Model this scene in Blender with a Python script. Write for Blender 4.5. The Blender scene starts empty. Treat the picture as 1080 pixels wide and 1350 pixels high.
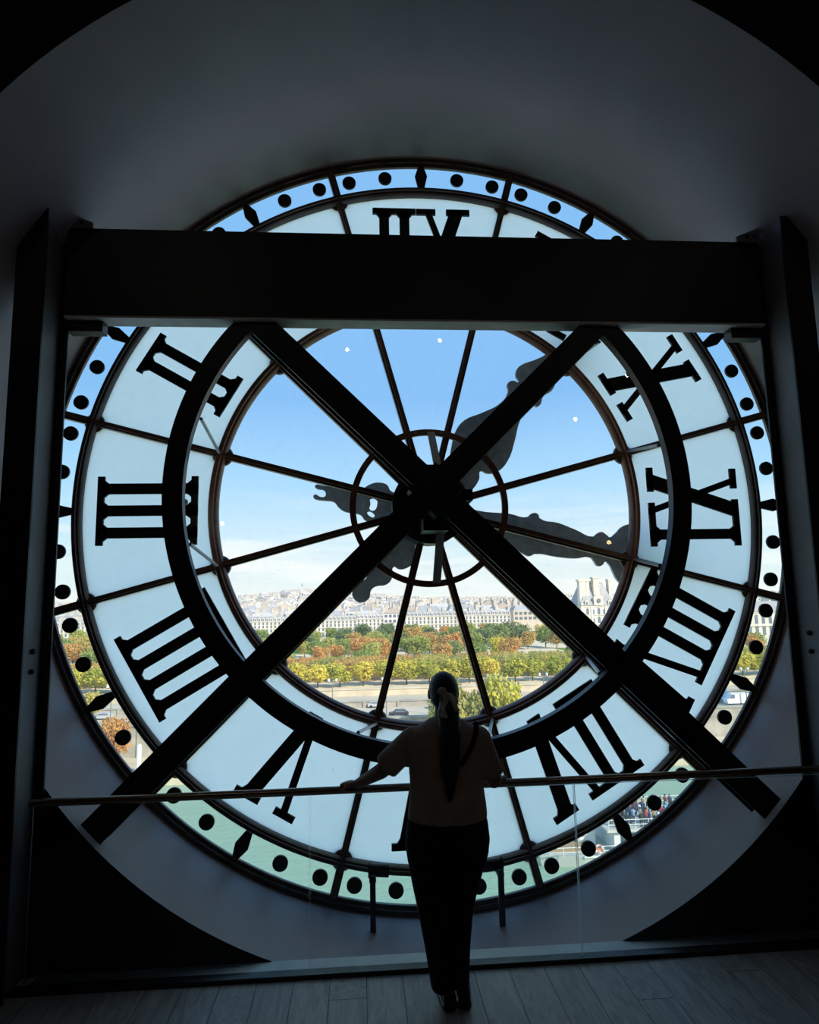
import bpy, bmesh, math, random
from mathutils import Vector, Matrix

# ------------------------------------------------------------------ camera, sky, sun, exposure
scene = bpy.context.scene
col = scene.collection
PI = math.pi
S = 2.55                      # radius of the circle of minute marks
CZ = 2.622                    # height of the dial's centre above the floor
CAM = Vector((-0.480, -4.643, 1.96))

cam_d = bpy.data.cameras.new('camera')
cam_d.sensor_fit = 'HORIZONTAL'; cam_d.sensor_width = 36.0
cam_d.lens = 870.0 / 1080.0 * 36.0
cam_d.clip_start = 0.05; cam_d.clip_end = 12000
cam = bpy.data.objects.new('camera', cam_d); col.objects.link(cam)
cam.location = CAM
cam.rotation_euler = (1.7068453, 0.0194284, -0.0710771)
scene.camera = cam

scene.view_settings.view_transform = 'Standard'
scene.view_settings.look = 'None'
scene.view_settings.gamma = 1.0
scene.view_settings.exposure = 0.08
scene.view_settings.use_curve_mapping = False

world = bpy.data.worlds.new('sky'); scene.world = world
world.use_nodes = True
nt = world.node_tree; N = nt.nodes; L = nt.links; N.clear()
wo = N.new('ShaderNodeOutputWorld'); bg = N.new('ShaderNodeBackground')
tc = N.new('ShaderNodeTexCoord'); sep = N.new('ShaderNodeSeparateXYZ')
L.new(tc.outputs['Generated'], sep.inputs[0])
ramp = N.new('ShaderNodeValToRGB'); L.new(sep.outputs['Z'], ramp.inputs[0])
els = ramp.color_ramp.elements
stops = [(0.0, (0.98, 1.02, 0.98)), (0.03, (0.88, 0.98, 0.99)), (0.09, (0.70, 0.91, 1.02)), (0.17, (0.46, 0.77, 1.06)),
         (0.30, (0.255, 0.55, 0.98)), (0.55, (0.25, 0.54, 0.97)), (1.0, (0.24, 0.50, 0.93))]
els[0].position = stops[0][0]; els[0].color = stops[0][1] + (1,)
els[1].position = stops[-1][0]; els[1].color = stops[-1][1] + (1,)
for p_, c_ in stops[1:-1]:
    e = els.new(p_); e.color = c_ + (1,)
mp = N.new('ShaderNodeMapping'); mp.inputs['Scale'].default_value = (2.0, 2.0, 22.0)
mp.inputs['Rotation'].default_value = (0.0, 0.05, 0.0)
L.new(tc.outputs['Generated'], mp.inputs[0])
cn = N.new('ShaderNodeTexNoise'); cn.inputs['Scale'].default_value = 1.6; cn.inputs['Detail'].default_value = 6
cn.inputs['Roughness'].default_value = 0.62
L.new(mp.outputs[0], cn.inputs['Vector'])
cr = N.new('ShaderNodeMapRange'); cr.inputs[1].default_value = 0.47; cr.inputs[2].default_value = 0.68
L.new(cn.outputs['Fac'], cr.inputs[0])
band = N.new('ShaderNodeMapRange'); band.inputs[1].default_value = 0.17; band.inputs[2].default_value = 0.06
band.inputs[3].default_value = 0.0; band.inputs[4].default_value = 1.0
L.new(sep.outputs['Z'], band.inputs[0])
mul = N.new('ShaderNodeMath'); mul.operation = 'MULTIPLY'
L.new(cr.outputs[0], mul.inputs[0]); L.new(band.outputs[0], mul.inputs[1])
mixc = N.new('ShaderNodeMix'); mixc.data_type = 'RGBA'
L.new(mul.outputs[0], mixc.inputs['Factor']); L.new(ramp.outputs[0], mixc.inputs['A'])
mixc.inputs['B'].default_value = (1.06, 1.08, 1.06, 1)
L.new(mixc.outputs['Result'], bg.inputs['Color']); bg.inputs['Strength'].default_value = 1.0
L.new(bg.outputs[0], wo.inputs['Surface'])

sun_d = bpy.data.lights.new('sun', 'SUN'); sun_d.energy = 5.3; sun_d.angle = math.radians(0.6)
sun_d.color = (1.0, 0.91, 0.77)
sun = bpy.data.objects.new('sun', sun_d); col.objects.link(sun)
sun.location = (40, -60, 60)
sun.rotation_euler = Vector((-0.62, 0.72, -0.62)).to_track_quat('-Z', 'Y').to_euler()   # from behind on the right

scene.cycles.max_bounces = 8
scene.cycles.diffuse_bounces = 4
scene.cycles.glossy_bounces = 3
scene.cycles.transmission_bounces = 4
scene.cycles.transparent_max_bounces = 24
scene.cycles.caustics_reflective = False
scene.cycles.caustics_refractive = False

# ------------------------------------------------------------------ materials
MATS = {}
def mat(name, color, rough=0.6, metal=0.0, spec=0.5, var=0.0, vscale=8.0, bump=0.0, bscale=40.0, objvar=0.0, transl=0.0):
    if name in MATS: return MATS[name]
    m = bpy.data.materials.new(name); m.use_nodes = True
    t = m.node_tree; n = t.nodes; l = t.links
    b = n['Principled BSDF']
    b.inputs['Base Color'].default_value = tuple(color) + (1,)
    b.inputs['Roughness'].default_value = rough
    b.inputs['Metallic'].default_value = metal
    b.inputs['Specular IOR Level'].default_value = spec
    geo = n.new('ShaderNodeNewGeometry')
    out = None
    if var > 0:
        no = n.new('ShaderNodeTexNoise'); no.inputs['Scale'].default_value = vscale; no.inputs['Detail'].default_value = 4
        l.new(geo.outputs['Position'], no.inputs['Vector'])
        mr = n.new('ShaderNodeMapRange'); mr.inputs[1].default_value = 0.3; mr.inputs[2].default_value = 0.7
        mr.inputs[3].default_value = 1 - var; mr.inputs[4].default_value = 1 + var
        l.new(no.outputs['Fac'], mr.inputs[0])
        out = mr.outputs[0]
    if objvar > 0:
        oi = n.new('ShaderNodeObjectInfo')
        mr2 = n.new('ShaderNodeMapRange'); mr2.inputs[3].default_value = 1 - objvar; mr2.inputs[4].default_value = 1 + objvar
        l.new(oi.outputs['Random'], mr2.inputs[0])
        if out:
            mm = n.new('ShaderNodeMath'); mm.operation = 'MULTIPLY'
            l.new(out, mm.inputs[0]); l.new(mr2.outputs[0], mm.inputs[1]); out = mm.outputs[0]
        else: out = mr2.outputs[0]
    if out:
        vm = n.new('ShaderNodeVectorMath'); vm.operation = 'SCALE'
        vm.inputs[0].default_value = tuple(color); l.new(out, vm.inputs['Scale'])
        l.new(vm.outputs[0], b.inputs['Base Color'])
    if bump > 0:
        bn = n.new('ShaderNodeTexNoise'); bn.inputs['Scale'].default_value = bscale; bn.inputs['Detail'].default_value = 5
        l.new(geo.outputs['Position'], bn.inputs['Vector'])
        bp = n.new('ShaderNodeBump'); bp.inputs['Strength'].default_value = bump; bp.inputs['Distance'].default_value = 0.02
        l.new(bn.outputs['Fac'], bp.inputs['Height']); l.new(bp.outputs[0], b.inputs['Normal'])
    if transl > 0:
        tr = n.new('ShaderNodeBsdfTranslucent'); mx = n.new('ShaderNodeMixShader'); mx.inputs[0].default_value = transl
        if out: l.new(vm.outputs[0], tr.inputs['Color'])
        else: tr.inputs['Color'].default_value = tuple(color) + (1,)
        l.new(b.outputs[0], mx.inputs[1]); l.new(tr.outputs[0], mx.inputs[2])
        l.new(mx.outputs[0], n['Material Output'].inputs['Surface'])
    MATS[name] = m
    return m

def clear_glass(name, tint, dirt=0.0, refl=0.06, dscale=9.0):
    m = bpy.data.materials.new(name); m.use_nodes = True
    t = m.node_tree; n = t.nodes; l = t.links; n.clear()
    o = n.new('ShaderNodeOutputMaterial')
    tr = n.new('ShaderNodeBsdfTransparent'); tr.inputs['Color'].default_value = tuple(tint) + (1,)
    gl = n.new('ShaderNodeBsdfGlossy'); gl.inputs['Roughness'].default_value = 0.0
    fr = n.new('ShaderNodeFresnel'); fr.inputs['IOR'].default_value = 1.45
    mx = n.new('ShaderNodeMixShader'); l.new(fr.outputs[0], mx.inputs[0])
    l.new(tr.outputs[0], mx.inputs[1]); l.new(gl.outputs[0], mx.inputs[2])
    last = mx
    if dirt > 0:
        geo = n.new('ShaderNodeNewGeometry')
        no = n.new('ShaderNodeTexNoise'); no.inputs['Scale'].default_value = dscale; no.inputs['Detail'].default_value = 8
        no.inputs['Roughness'].default_value = 0.75
        l.new(geo.outputs['Position'], no.inputs['Vector'])
        mr = n.new('ShaderNodeMapRange'); mr.inputs[1].default_value = 0.50; mr.inputs[2].default_value = 0.80
        mr.inputs[3].default_value = 0.075; mr.inputs[4].default_value = dirt + 0.05
        l.new(no.outputs['Fac'], mr.inputs[0])
        vo = n.new('ShaderNodeTexVoronoi'); vo.inputs['Scale'].default_value = 9.0
        l.new(geo.outputs['Position'], vo.inputs['Vector'])
        m2 = n.new('ShaderNodeMapRange'); m2.inputs[1].default_value = 0.035; m2.inputs[2].default_value = 0.02
        m2.inputs[3].default_value = 0.0; m2.inputs[4].default_value = 0.45
        l.new(vo.outputs['Distance'], m2.inputs[0])
        mxx = n.new('ShaderNodeMath'); mxx.operation = 'MAXIMUM'
        l.new(mr.outputs[0], mxx.inputs[0]); l.new(m2.outputs[0], mxx.inputs[1])
        tl = n.new('ShaderNodeBsdfTranslucent'); tl.inputs['Color'].default_value = (0.75, 0.76, 0.74, 1)
        m3 = n.new('ShaderNodeMixShader'); l.new(mxx.outputs[0], m3.inputs[0])
        l.new(mx.outputs[0], m3.inputs[1]); l.new(tl.outputs[0], m3.inputs[2]); last = m3
    l.new(last.outputs[0], o.inputs['Surface'])
    return m

def frosted_glass(name, colr):
    m = bpy.data.materials.new(name); m.use_nodes = True
    t = m.node_tree; n = t.nodes; l = t.links; n.clear()
    o = n.new('ShaderNodeOutputMaterial')
    geo = n.new('ShaderNodeNewGeometry')
    no = n.new('ShaderNodeTexNoise'); no.inputs['Scale'].default_value = 5.0; no.inputs['Detail'].default_value = 7
    no.inputs['Roughness'].default_value = 0.7
    l.new(geo.outputs['Position'], no.inputs['Vector'])
    mr = n.new('ShaderNodeMapRange'); mr.inputs[1].default_value = 0.3; mr.inputs[2].default_value = 0.75
    mr.inputs[3].default_value = 1.0; mr.inputs[4].default_value = 0.93
    l.new(no.outputs['Fac'], mr.inputs[0])
    vo = n.new('ShaderNodeTexVoronoi'); vo.inputs['Scale'].default_value = 6.0
    l.new(geo.outputs['Position'], vo.inputs['Vector'])
    m2 = n.new('ShaderNodeMapRange'); m2.inputs[1].default_value = 0.06; m2.inputs[2].default_value = 0.02
    m2.inputs[3].default_value = 1.0; m2.inputs[4].default_value = 0.82
    l.new(vo.outputs['Distance'], m2.inputs[0])
    mu = n.new('ShaderNodeMath'); mu.operation = 'MULTIPLY'; l.new(mr.outputs[0], mu.inputs[0]); l.new(m2.outputs[0], mu.inputs[1])
    vm = n.new('ShaderNodeVectorMath'); vm.operation = 'SCALE'; vm.inputs[0].default_value = colr
    l.new(mu.outputs[0], vm.inputs['Scale'])
    tl = n.new('ShaderNodeBsdfTranslucent'); l.new(vm.outputs[0], tl.inputs['Color'])
    gl = n.new('ShaderNodeBsdfGlossy'); gl.inputs['Roughness'].default_value = 0.15
    mx = n.new('ShaderNodeMixShader'); mx.inputs[0].default_value = 0.015
    l.new(tl.outputs[0], mx.inputs[1]); l.new(gl.outputs[0], mx.inputs[2])
    l.new(mx.outputs[0], o.inputs['Surface'])
    return m

def emit(name, colr, st):
    m = bpy.data.materials.new(name); m.use_nodes = True
    t = m.node_tree; n = t.nodes; n.clear()
    o = n.new('ShaderNodeOutputMaterial'); e = n.new('ShaderNodeEmission')
    e.inputs[0].default_value = tuple(colr) + (1,); e.inputs[1].default_value = st
    t.links.new(e.outputs[0], o.inputs['Surface'])
    return m

BLACK = mat('black_painted_steel', (0.012, 0.013, 0.017), 0.42, 0.0, 0.35, 0.25, 6)
FACEB = mat('dark_bronze_paint', (0.26, 0.125, 0.080), 0.40, 0.0, 0.4, 0.3, 10)
FACED = mat('darker_bronze_paint', (0.085, 0.052, 0.040), 0.40, 0.0, 0.4, 0.3, 10)  # the ring bronze in a darker tone, for outer and middle rings and bosses
MARK = mat('black_numeral_metal', (0.014, 0.012, 0.011), 0.5, 0.0, 0.3, 0.2, 12)
HANDM = mat('weathered_zinc', (0.58, 0.62, 0.70), 0.75, 0.0, 0.2, 0.25, 14, 0.3, 60)
STEELG = mat('grey_steel', (0.32, 0.32, 0.33), 0.35, 0.7, 0.5, 0.15, 20)
REVEAL = mat('grey_reveal_paint', (0.52, 0.44, 0.46), 0.40, 0.0, 0.5, 0.10, 1.6, 0.08, 3)
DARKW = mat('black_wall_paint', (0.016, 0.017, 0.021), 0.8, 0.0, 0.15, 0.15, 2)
SILL = mat('sill_stone', (0.72, 0.74, 0.74), 0.35, 0.0, 0.5, 0.1, 5)
RAILM = mat('bronze_handrail_metal', (0.36, 0.27, 0.20), 0.25, 0.85, 0.5, 0.1, 30)
GLASS_IN = clear_glass('clear_dial_glass', (0.98, 0.99, 0.98), 0.12)
GLASS_OUT = clear_glass('clear_rim_glass', (0.93, 0.98, 0.96), 0.06)
GLASS_BAR = clear_glass('barrier_glass', (0.93, 0.97, 0.96), 0.0)
GLASS_EDGE = mat('barrier_glass_edge', (0.88, 0.95, 0.95), 0.15, 0.0, 0.6, transl=0.7)
FROST = frosted_glass('opal_glass', (0.985, 1.0, 0.985))
THRU = bpy.data.materials.new('pane_back'); THRU.use_nodes = True
_n = THRU.node_tree.nodes; _n.clear(); _o = _n.new('ShaderNodeOutputMaterial'); _t = _n.new('ShaderNodeBsdfTransparent')
THRU.node_tree.links.new(_t.outputs[0], _o.inputs['Surface'])

# ------------------------------------------------------------------ mesh helpers
def tag(o, label=None, cat=None, group=None, kind=None):
    if label: o['label'] = label
    if cat: o['category'] = cat
    if group: o['group'] = group
    if kind: o['kind'] = kind
    return o

def empty(name, loc, label=None, cat=None, group=None, kind=None, rz=0.0):
    o = bpy.data.objects.new(name, None); col.objects.link(o)
    o.location = loc; o.rotation_euler = (0, 0, rz); o.empty_display_size = 0.2
    return tag(o, label, cat, group, kind)

def inst(name, mesh, parent=None, loc=(0, 0, 0), rot=(0, 0, 0), scale=(1, 1, 1)):
    o = bpy.data.objects.new(name, mesh); col.objects.link(o)
    o.parent = parent; o.location = loc; o.rotation_euler = rot; o.scale = scale
    return o

class MB:
    def __init__(s): s.v = []; s.f = []; s.mi = []
    def add(s, vs, fs, m=0):
        b = len(s.v); s.v += [tuple(v) for v in vs]
        for f in fs: s.f.append(tuple(b + i for i in f)); s.mi.append(m)
    def box(s, x0, x1, y0, y1, z0, z1, m=0):
        s.add([(x0,y0,z0),(x1,y0,z0),(x1,y1,z0),(x0,y1,z0),(x0,y0,z1),(x1,y0,z1),(x1,y1,z1),(x0,y1,z1)],
              [(0,3,2,1),(4,5,6,7),(0,1,5,4),(1,2,6,5),(2,3,7,6),(3,0,4,7)], m); return s
    def prism(s, pts, y0, y1, m=0):            # polygon in (x,z), clockwise or not, extruded along y
        n = len(pts)
        a = sum(pts[i][0]*pts[(i+1)%n][1]-pts[(i+1)%n][0]*pts[i][1] for i in range(n))
        if a < 0: pts = pts[::-1]
        s.add([(x,y0,z) for x,z in pts] + [(x,y1,z) for x,z in pts],
              [tuple(range(n)), tuple(range(2*n-1, n-1, -1))] + [(i, i+n, (i+1)%n+n, (i+1)%n) for i in range(n)], m); return s
    def bar(s, a, b, w, d, up=(0,1,0), m=0):   # rectangular bar from a to b; w across, d along 'up'
        a = Vector(a); b = Vector(b); t = (b-a).normalized(); u = Vector(up); u = (u - t*u.dot(t)).normalized(); c = t.cross(u)
        vs = [p + c*(i*w/2) + u*(j*d/2) for p in (a, b) for i, j in ((-1,-1),(1,-1),(1,1),(-1,1))]
        s.add(vs, [(0,3,2,1),(4,5,6,7),(0,1,5,4),(1,2,6,5),(2,3,7,6),(3,0,4,7)], m); return s
    def tube(s, pts, rad, n=10, m=0, cap=True):
        pts = [Vector(p) for p in pts]; rs = rad if isinstance(rad, (list, tuple)) else [rad]*len(pts)
        rings = []
        for i, p in enumerate(pts):
            t = (pts[min(i+1, len(pts)-1)] - pts[max(i-1, 0)]).normalized()
            u = Vector((0,0,1)) if abs(t.z) < 0.9 else Vector((1,0,0))
            u = (u - t*u.dot(t)).normalized(); c = t.cross(u)
            rings.append([p + (u*math.cos(2*PI*k/n) + c*math.sin(2*PI*k/n))*rs[i] for k in range(n)])
        vs = [v for r in rings for v in r]; fs = []
        for i in range(len(rings)-1):
            for k in range(n): fs.append((i*n+k, (i+1)*n+k, (i+1)*n+(k+1)%n, i*n+(k+1)%n))
        if cap: fs.append(tuple(range(n))); fs.append(tuple(range((len(rings)-1)*n+n-1, (len(rings)-1)*n-1, -1)))
        s.add(vs, fs, m); return s
    def lathe(s, prof, n=96, c=(0,0,0), m=0, a0=0.0, a1=2*PI, closed=True, axis='y'):   # prof: (r, h) closed loop round an axis
        full = abs(a1-a0-2*PI) < 1e-6; cnt = n if full else n+1; k = len(prof); vs = []
        for i in range(cnt):
            a = a0 + (a1-a0)*i/n
            for r, h in prof:
                if axis == 'y': vs.append((c[0]+r*math.sin(a), c[1]+h, c[2]+r*math.cos(a)))
                else: vs.append((c[0]+r*math.cos(a), c[1]+r*math.sin(a), c[2]+h))
        fs = []
        for i in range(n):
            j = (i+1) % cnt
            for q in range(k if closed else k-1):
                fs.append((i*k+q, i*k+(q+1)%k, j*k+(q+1)%k, j*k+q))
        if not full and closed: fs += [tuple(range(k)), tuple((cnt-1)*k+q for q in range(k-1, -1, -1))]
        s.add(vs, fs, m); return s
    def ball(s, c, r, n=12, h=8, sc=(1,1,1), m=0):
        vs = [(c[0], c[1], c[2]+r*sc[2])]
        for i in range(1, h):
            t = PI*i/h
            for k in range(n): vs.append((c[0]+r*sc[0]*math.sin(t)*math.cos(2*PI*k/n), c[1]+r*sc[1]*math.sin(t)*math.sin(2*PI*k/n), c[2]+r*sc[2]*math.cos(t)))
        vs.append((c[0], c[1], c[2]-r*sc[2])); fs = [(0, 1+k, 1+(k+1)%n) for k in range(n)]
        for i in range(h-2):
            for k in range(n): fs.append((1+i*n+k, 1+(i+1)*n+k, 1+(i+1)*n+(k+1)%n, 1+i*n+(k+1)%n))
        e = len(vs)-1; fs += [(1+(h-2)*n+(k+1)%n, 1+(h-2)*n+k, e) for k in range(n)]
        s.add(vs, fs, m); return s
    def mesh(s, name, mats, smooth=False, fix=True):
        me = bpy.data.meshes.new(name); me.from_pydata(s.v, [], s.f)
        for mm in (mats if isinstance(mats, (list, tuple)) else [mats]): me.materials.append(mm)
        me.polygons.foreach_set('material_index', s.mi)
        if fix:
            b = bmesh.new(); b.from_mesh(me); bmesh.ops.recalc_face_normals(b, faces=b.faces); b.to_mesh(me); b.free()
        if smooth:
            me.polygons.foreach_set('use_smooth', [True]*len(me.polygons))
            try: me.set_sharp_from_angle(angle=math.radians(40))
            except Exception: pass
        me.update(); return me
    def build(s, name, mats, parent=None, smooth=False, loc=(0,0,0), **kw):
        o = inst(name, s.mesh(name, mats, smooth), parent, loc)
        return tag(o, **kw)

def sub(parent, o):                       # world-space mesh put under a parent that stands elsewhere
    o.parent = parent; o.matrix_parent_inverse = Matrix.Translation(-parent.location); return o

ORD = ['first','second','third','fourth','fifth','sixth','seventh','eighth','ninth','tenth','eleventh','twelfth','thirteenth','fourteenth',
       'fifteenth','sixteenth','seventeenth','eighteenth','nineteenth','twentieth']
def ordn(i):
    if i < 20: return ORD[i]
    t = ['twenty','thirty','forty','fifty','sixty','seventy','eighty','ninety'][(i+1)//10-2]
    r = (i+1) % 10
    return (t[:-1]+'ieth') if r == 0 else t + '-' + ORD[r-1]

# ------------------------------------------------------------------ room shell
LOWD, UPD = 0.25, 0.60                     # depth (in dial radii) of the opening's edge below and above
def wall_depth(z):                         # wall face leans in between the lower and the upper part
    t = max(0.0, min(1.0, (z - 1.9) / 2.2)); t = t*t*(3-2*t)
    return (LOWD + (UPD-LOWD)*t) * S
def rev_r(d): return 1.057*S + 0.165*d
NA = 160
edge = []
for i in range(NA):
    a = 2*PI*i/NA; d = LOWD*S
    for _ in range(60):
        r = rev_r(d); d = 0.5*d + 0.5*wall_depth(CZ + r*math.cos(a))
    edge.append((a, d, rev_r(d)))
mb = MB()                                  # the round, slightly splayed reveal
K = 7
vs = []
for a, d, r in edge:
    for k in range(K):
        dd = -0.012 + (d+0.012)*k/(K-1)
        rr = rev_r(max(dd, 0)); vs.append((rr*math.sin(a), -dd, CZ + rr*math.cos(a)))
fs = []
for i in range(NA):
    j = (i+1) % NA
    for k in range(K-1): fs.append((i*K+k, i*K+k+1, j*K+k+1, j*K+k))
mb.add(vs, fs)
reveal = mb.build('trim_1', REVEAL, smooth=True, kind='structure', label='grey painted round reveal around the clock face', cat='reveal')
# inner wall face round the opening
mb = MB(); vs = []; fs = []; M_ = 9
HX, ZB, ZT = 6.0, -0.6, 6.6
for a, d, r in edge:
    sx, cz = math.sin(a), math.cos(a)
    tmax = 1e9
    if abs(sx) > 1e-6: tmax = min(tmax, HX/abs(sx))
    if cz > 1e-6: tmax = min(tmax, (ZT-CZ)/cz)
    if cz < -1e-6: tmax = min(tmax, (ZB-CZ)/cz)
    for k in range(M_):
        t = r + (max(tmax, r+0.01)-r)*k/(M_-1); z = CZ + t*cz
        vs.append((t*sx, -(d if k == 0 else wall_depth(z)), z))
for i in range(NA):
    j = (i+1) % NA
    for k in range(M_-1): fs.append((i*M_+k, i*M_+k+1, j*M_+k+1, j*M_+k))
# corner fill
mb.add(vs, fs)
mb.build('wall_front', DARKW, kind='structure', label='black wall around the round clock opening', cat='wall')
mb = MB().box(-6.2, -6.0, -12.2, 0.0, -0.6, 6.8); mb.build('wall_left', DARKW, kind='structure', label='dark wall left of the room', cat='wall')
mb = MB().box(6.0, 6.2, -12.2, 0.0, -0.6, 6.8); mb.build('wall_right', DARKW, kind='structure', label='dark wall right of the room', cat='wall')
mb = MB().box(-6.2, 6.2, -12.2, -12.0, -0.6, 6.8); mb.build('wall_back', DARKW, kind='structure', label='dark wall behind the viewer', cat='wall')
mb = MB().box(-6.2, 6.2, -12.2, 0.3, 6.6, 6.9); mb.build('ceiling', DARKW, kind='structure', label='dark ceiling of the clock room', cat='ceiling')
# outside facade with the round hole
OUTW = mat('limestone_facade', (0.55, 0.50, 0.42), 0.8, 0, 0.2, 0.1, 2)
mb = MB(); vs = []; fs = []
for i in range(96):
    a = 2*PI*i/96; sx, cz = math.sin(a), math.cos(a)
    r0 = 1.075*S; tm = 1e9
    if abs(sx) > 1e-6: tm = min(tm, 22/abs(sx))
    if cz > 1e-6: tm = min(tm, (9.0-CZ)/cz)
    if cz < -1e-6: tm = min(tm, (-22.0-CZ)/cz)
    vs += [(r0*sx, 0.012, CZ+r0*cz), (tm*sx, 0.012, CZ+tm*cz), (r0*sx, 0.05, CZ+r0*cz), (tm*sx, 0.05, CZ+tm*cz)]
for i in range(96):
    j = (i+1) % 96
    fs += [(4*i, 4*i+1, 4*j+1, 4*j), (4*i+2, 4*j+2, 4*j+3, 4*i+3), (4*i, 4*j, 4*j+2, 4*i+2), (4*i+1, 4*i+3, 4*j+3, 4*j+1)]
mb.add(vs, fs)
mb.build('wall_outside', OUTW, kind='structure', label='stone facade around the outer clock face', cat='wall')

# floor: slab, boards, sill
def wood(name, base, dark):
    m = bpy.data.materials.new(name); m.use_nodes = True
    t = m.node_tree; n = t.nodes; l = t.links; b = n['Principled BSDF']
    tcn = n.new('ShaderNodeTexCoord'); oi = n.new('ShaderNodeObjectInfo')
    ad = n.new('ShaderNodeVectorMath'); ad.operation = 'ADD'
    l.new(tcn.outputs['Object'], ad.inputs[0]); 
    vsn = n.new('ShaderNodeVectorMath'); vsn.operation = 'SCALE'; vsn.inputs[0].default_value = (7, 13, 3)
    l.new(oi.outputs['Random'], vsn.inputs['Scale']); l.new(vsn.outputs[0], ad.inputs[1])
    mpn = n.new('ShaderNodeMapping'); mpn.inputs['Scale'].default_value = (14, 1.2, 8); l.new(ad.outputs[0], mpn.inputs[0])
    no = n.new('ShaderNodeTexNoise'); no.inputs['Scale'].default_value = 2.2; no.inputs['Detail'].default_value = 7; no.inputs['Distortion'].default_value = 1.2
    l.new(mpn.outputs[0], no.inputs['Vector'])
    rp = n.new('ShaderNodeValToRGB'); rp.color_ramp.elements[0].color = dark + (1,); rp.color_ramp.elements[1].color = base + (1,)
    rp.color_ramp.elements[0].position = 0.35; rp.color_ramp.elements[1].position = 0.65
    l.new(no.outputs['Fac'], rp.inputs[0]); l.new(rp.outputs[0], b.inputs['Base Color'])
    b.inputs['Roughness'].default_value = 0.36
    bp = n.new('ShaderNodeBump'); bp.inputs['Strength'].default_value = 0.08; bp.inputs['Distance'].default_value = 0.004
    l.new(no.outputs['Fac'], bp.inputs['Height']); l.new(bp.outputs[0], b.inputs['Normal'])
    return m
WOOD = wood('dark_oak_boards', (0.46, 0.43, 0.42), (0.27, 0.255, 0.25))
mb = MB().box(-6.0, 6.0, -12.0, -0.64, -0.5, -0.012)
floor = mb.build('floor', mat('floor_base', (0.03, 0.028, 0.027), 0.7), kind='structure', label='dark wooden board floor of the clock room', cat='floor')
bw = 0.19
pl = MB().box(-bw/2+0.0015, bw/2-0.0015, -1.0, 1.0, -0.012, 0.0).mesh('board', WOOD)
nb = int(6.0/bw)
for i in range(-nb//2, nb//2+1):
    off = (i*0.73) % 2.0
    for k in range(4):
        y1 = -0.835 - 2.004*k + off - 1.0
        if y1 - 1.0 > -0.84 or y1 < -7: continue
        o = inst('board', pl, floor, (i*bw, y1, 0))
        if y1 + 1.0 > -0.835:                       # first board of a run, cut at the channel
            ln = -0.835 - (y1 - 1.0); o.scale = (1, ln/2, 1); o.location.y = -0.835 - ln/2
sill = MB().box(-2.9, 2.9, -0.745, -0.635, -0.012, 0.004).box(-2.9, 2.9, -0.70, -0.635, -0.2, -0.012)
sill.build('trim_2', SILL, kind='structure', label='pale sill strip behind the glass barrier', cat='sill')

# ------------------------------------------------------------------ the clock face
clock = empty('station_clock', (0, 0, CZ), 'giant round glass station clock face seen from behind with roman numerals', 'clock')
def ringpart(name, prof, m, n=160, **kw):
    return MB().lathe([(r*S, y) for r, y in prof], n).build(name, m, clock, True, **kw)
ringpart('outer_ring', [(1.035,-0.014),(1.039,-0.022),(1.044,-0.022),(1.046,-0.034),(1.050,-0.034),(1.052,-0.024),(1.060,-0.024),(1.060,0.012),(1.035,0.012)], FACED)
ringpart('middle_ring', [(0.937,-0.040),(0.941,-0.055),(0.945,-0.055),(0.946,-0.075),(0.953,-0.075),(0.954,-0.055),(0.958,-0.055),(0.961,-0.040),(0.961,0.012),(0.937,0.012)], FACED)
ringpart('inner_ring', [(0.577,-0.040),(0.581,-0.055),(0.585,-0.055),(0.587,-0.080),(0.595,-0.080),(0.597,-0.055),(0.600,-0.055),(0.603,-0.040),(0.603,0.012),(0.577,0.012)], FACEB)
ringpart('hub_ring', [(0.203,-0.075),(0.220,-0.075),(0.220,-0.050),(0.203,-0.050)], FACEB)
# bolts on the hub ring
bm_ = MB().lathe([(0.0,-0.012),(0.010,-0.012),(0.012,0.0),(0.0,0.0)], 10).mesh('bolt', STEELG)
for a in (-10, 10, 170, 190):
    inst('bolt', bm_, clock, (0.2115*S*math.sin(math.radians(a)), -0.075, 0.2115*S*math.cos(math.radians(a))))
sp = MB()
sp.box(-0.024, 0.024, -0.040, 0.012, 0.09*S, 0.577*S).box(-0.010, 0.010, -0.070, -0.040, 0.09*S, 0.585*S)
sp.box(-0.022, 0.022, -0.040, 0.012, 0.603*S, 0.937*S).box(-0.010, 0.010, -0.068, -0.040, 0.60*S, 0.945*S)
sp.box(-0.026, 0.026, -0.040, 0.012, 0.961*S, 1.034*S).box(-0.010, 0.010, -0.065, -0.040, 0.958*S, 1.034*S)
spm = sp.mesh('spoke', mat('spoke_paint', (0.15, 0.085, 0.060), 0.40, 0.0, 0.4, 0.3, 10))
bossm = MB().ball((0,0,0), 0.074, 18, 12, (1, 0.55, 1)).mesh('boss', FACED, True)
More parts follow.
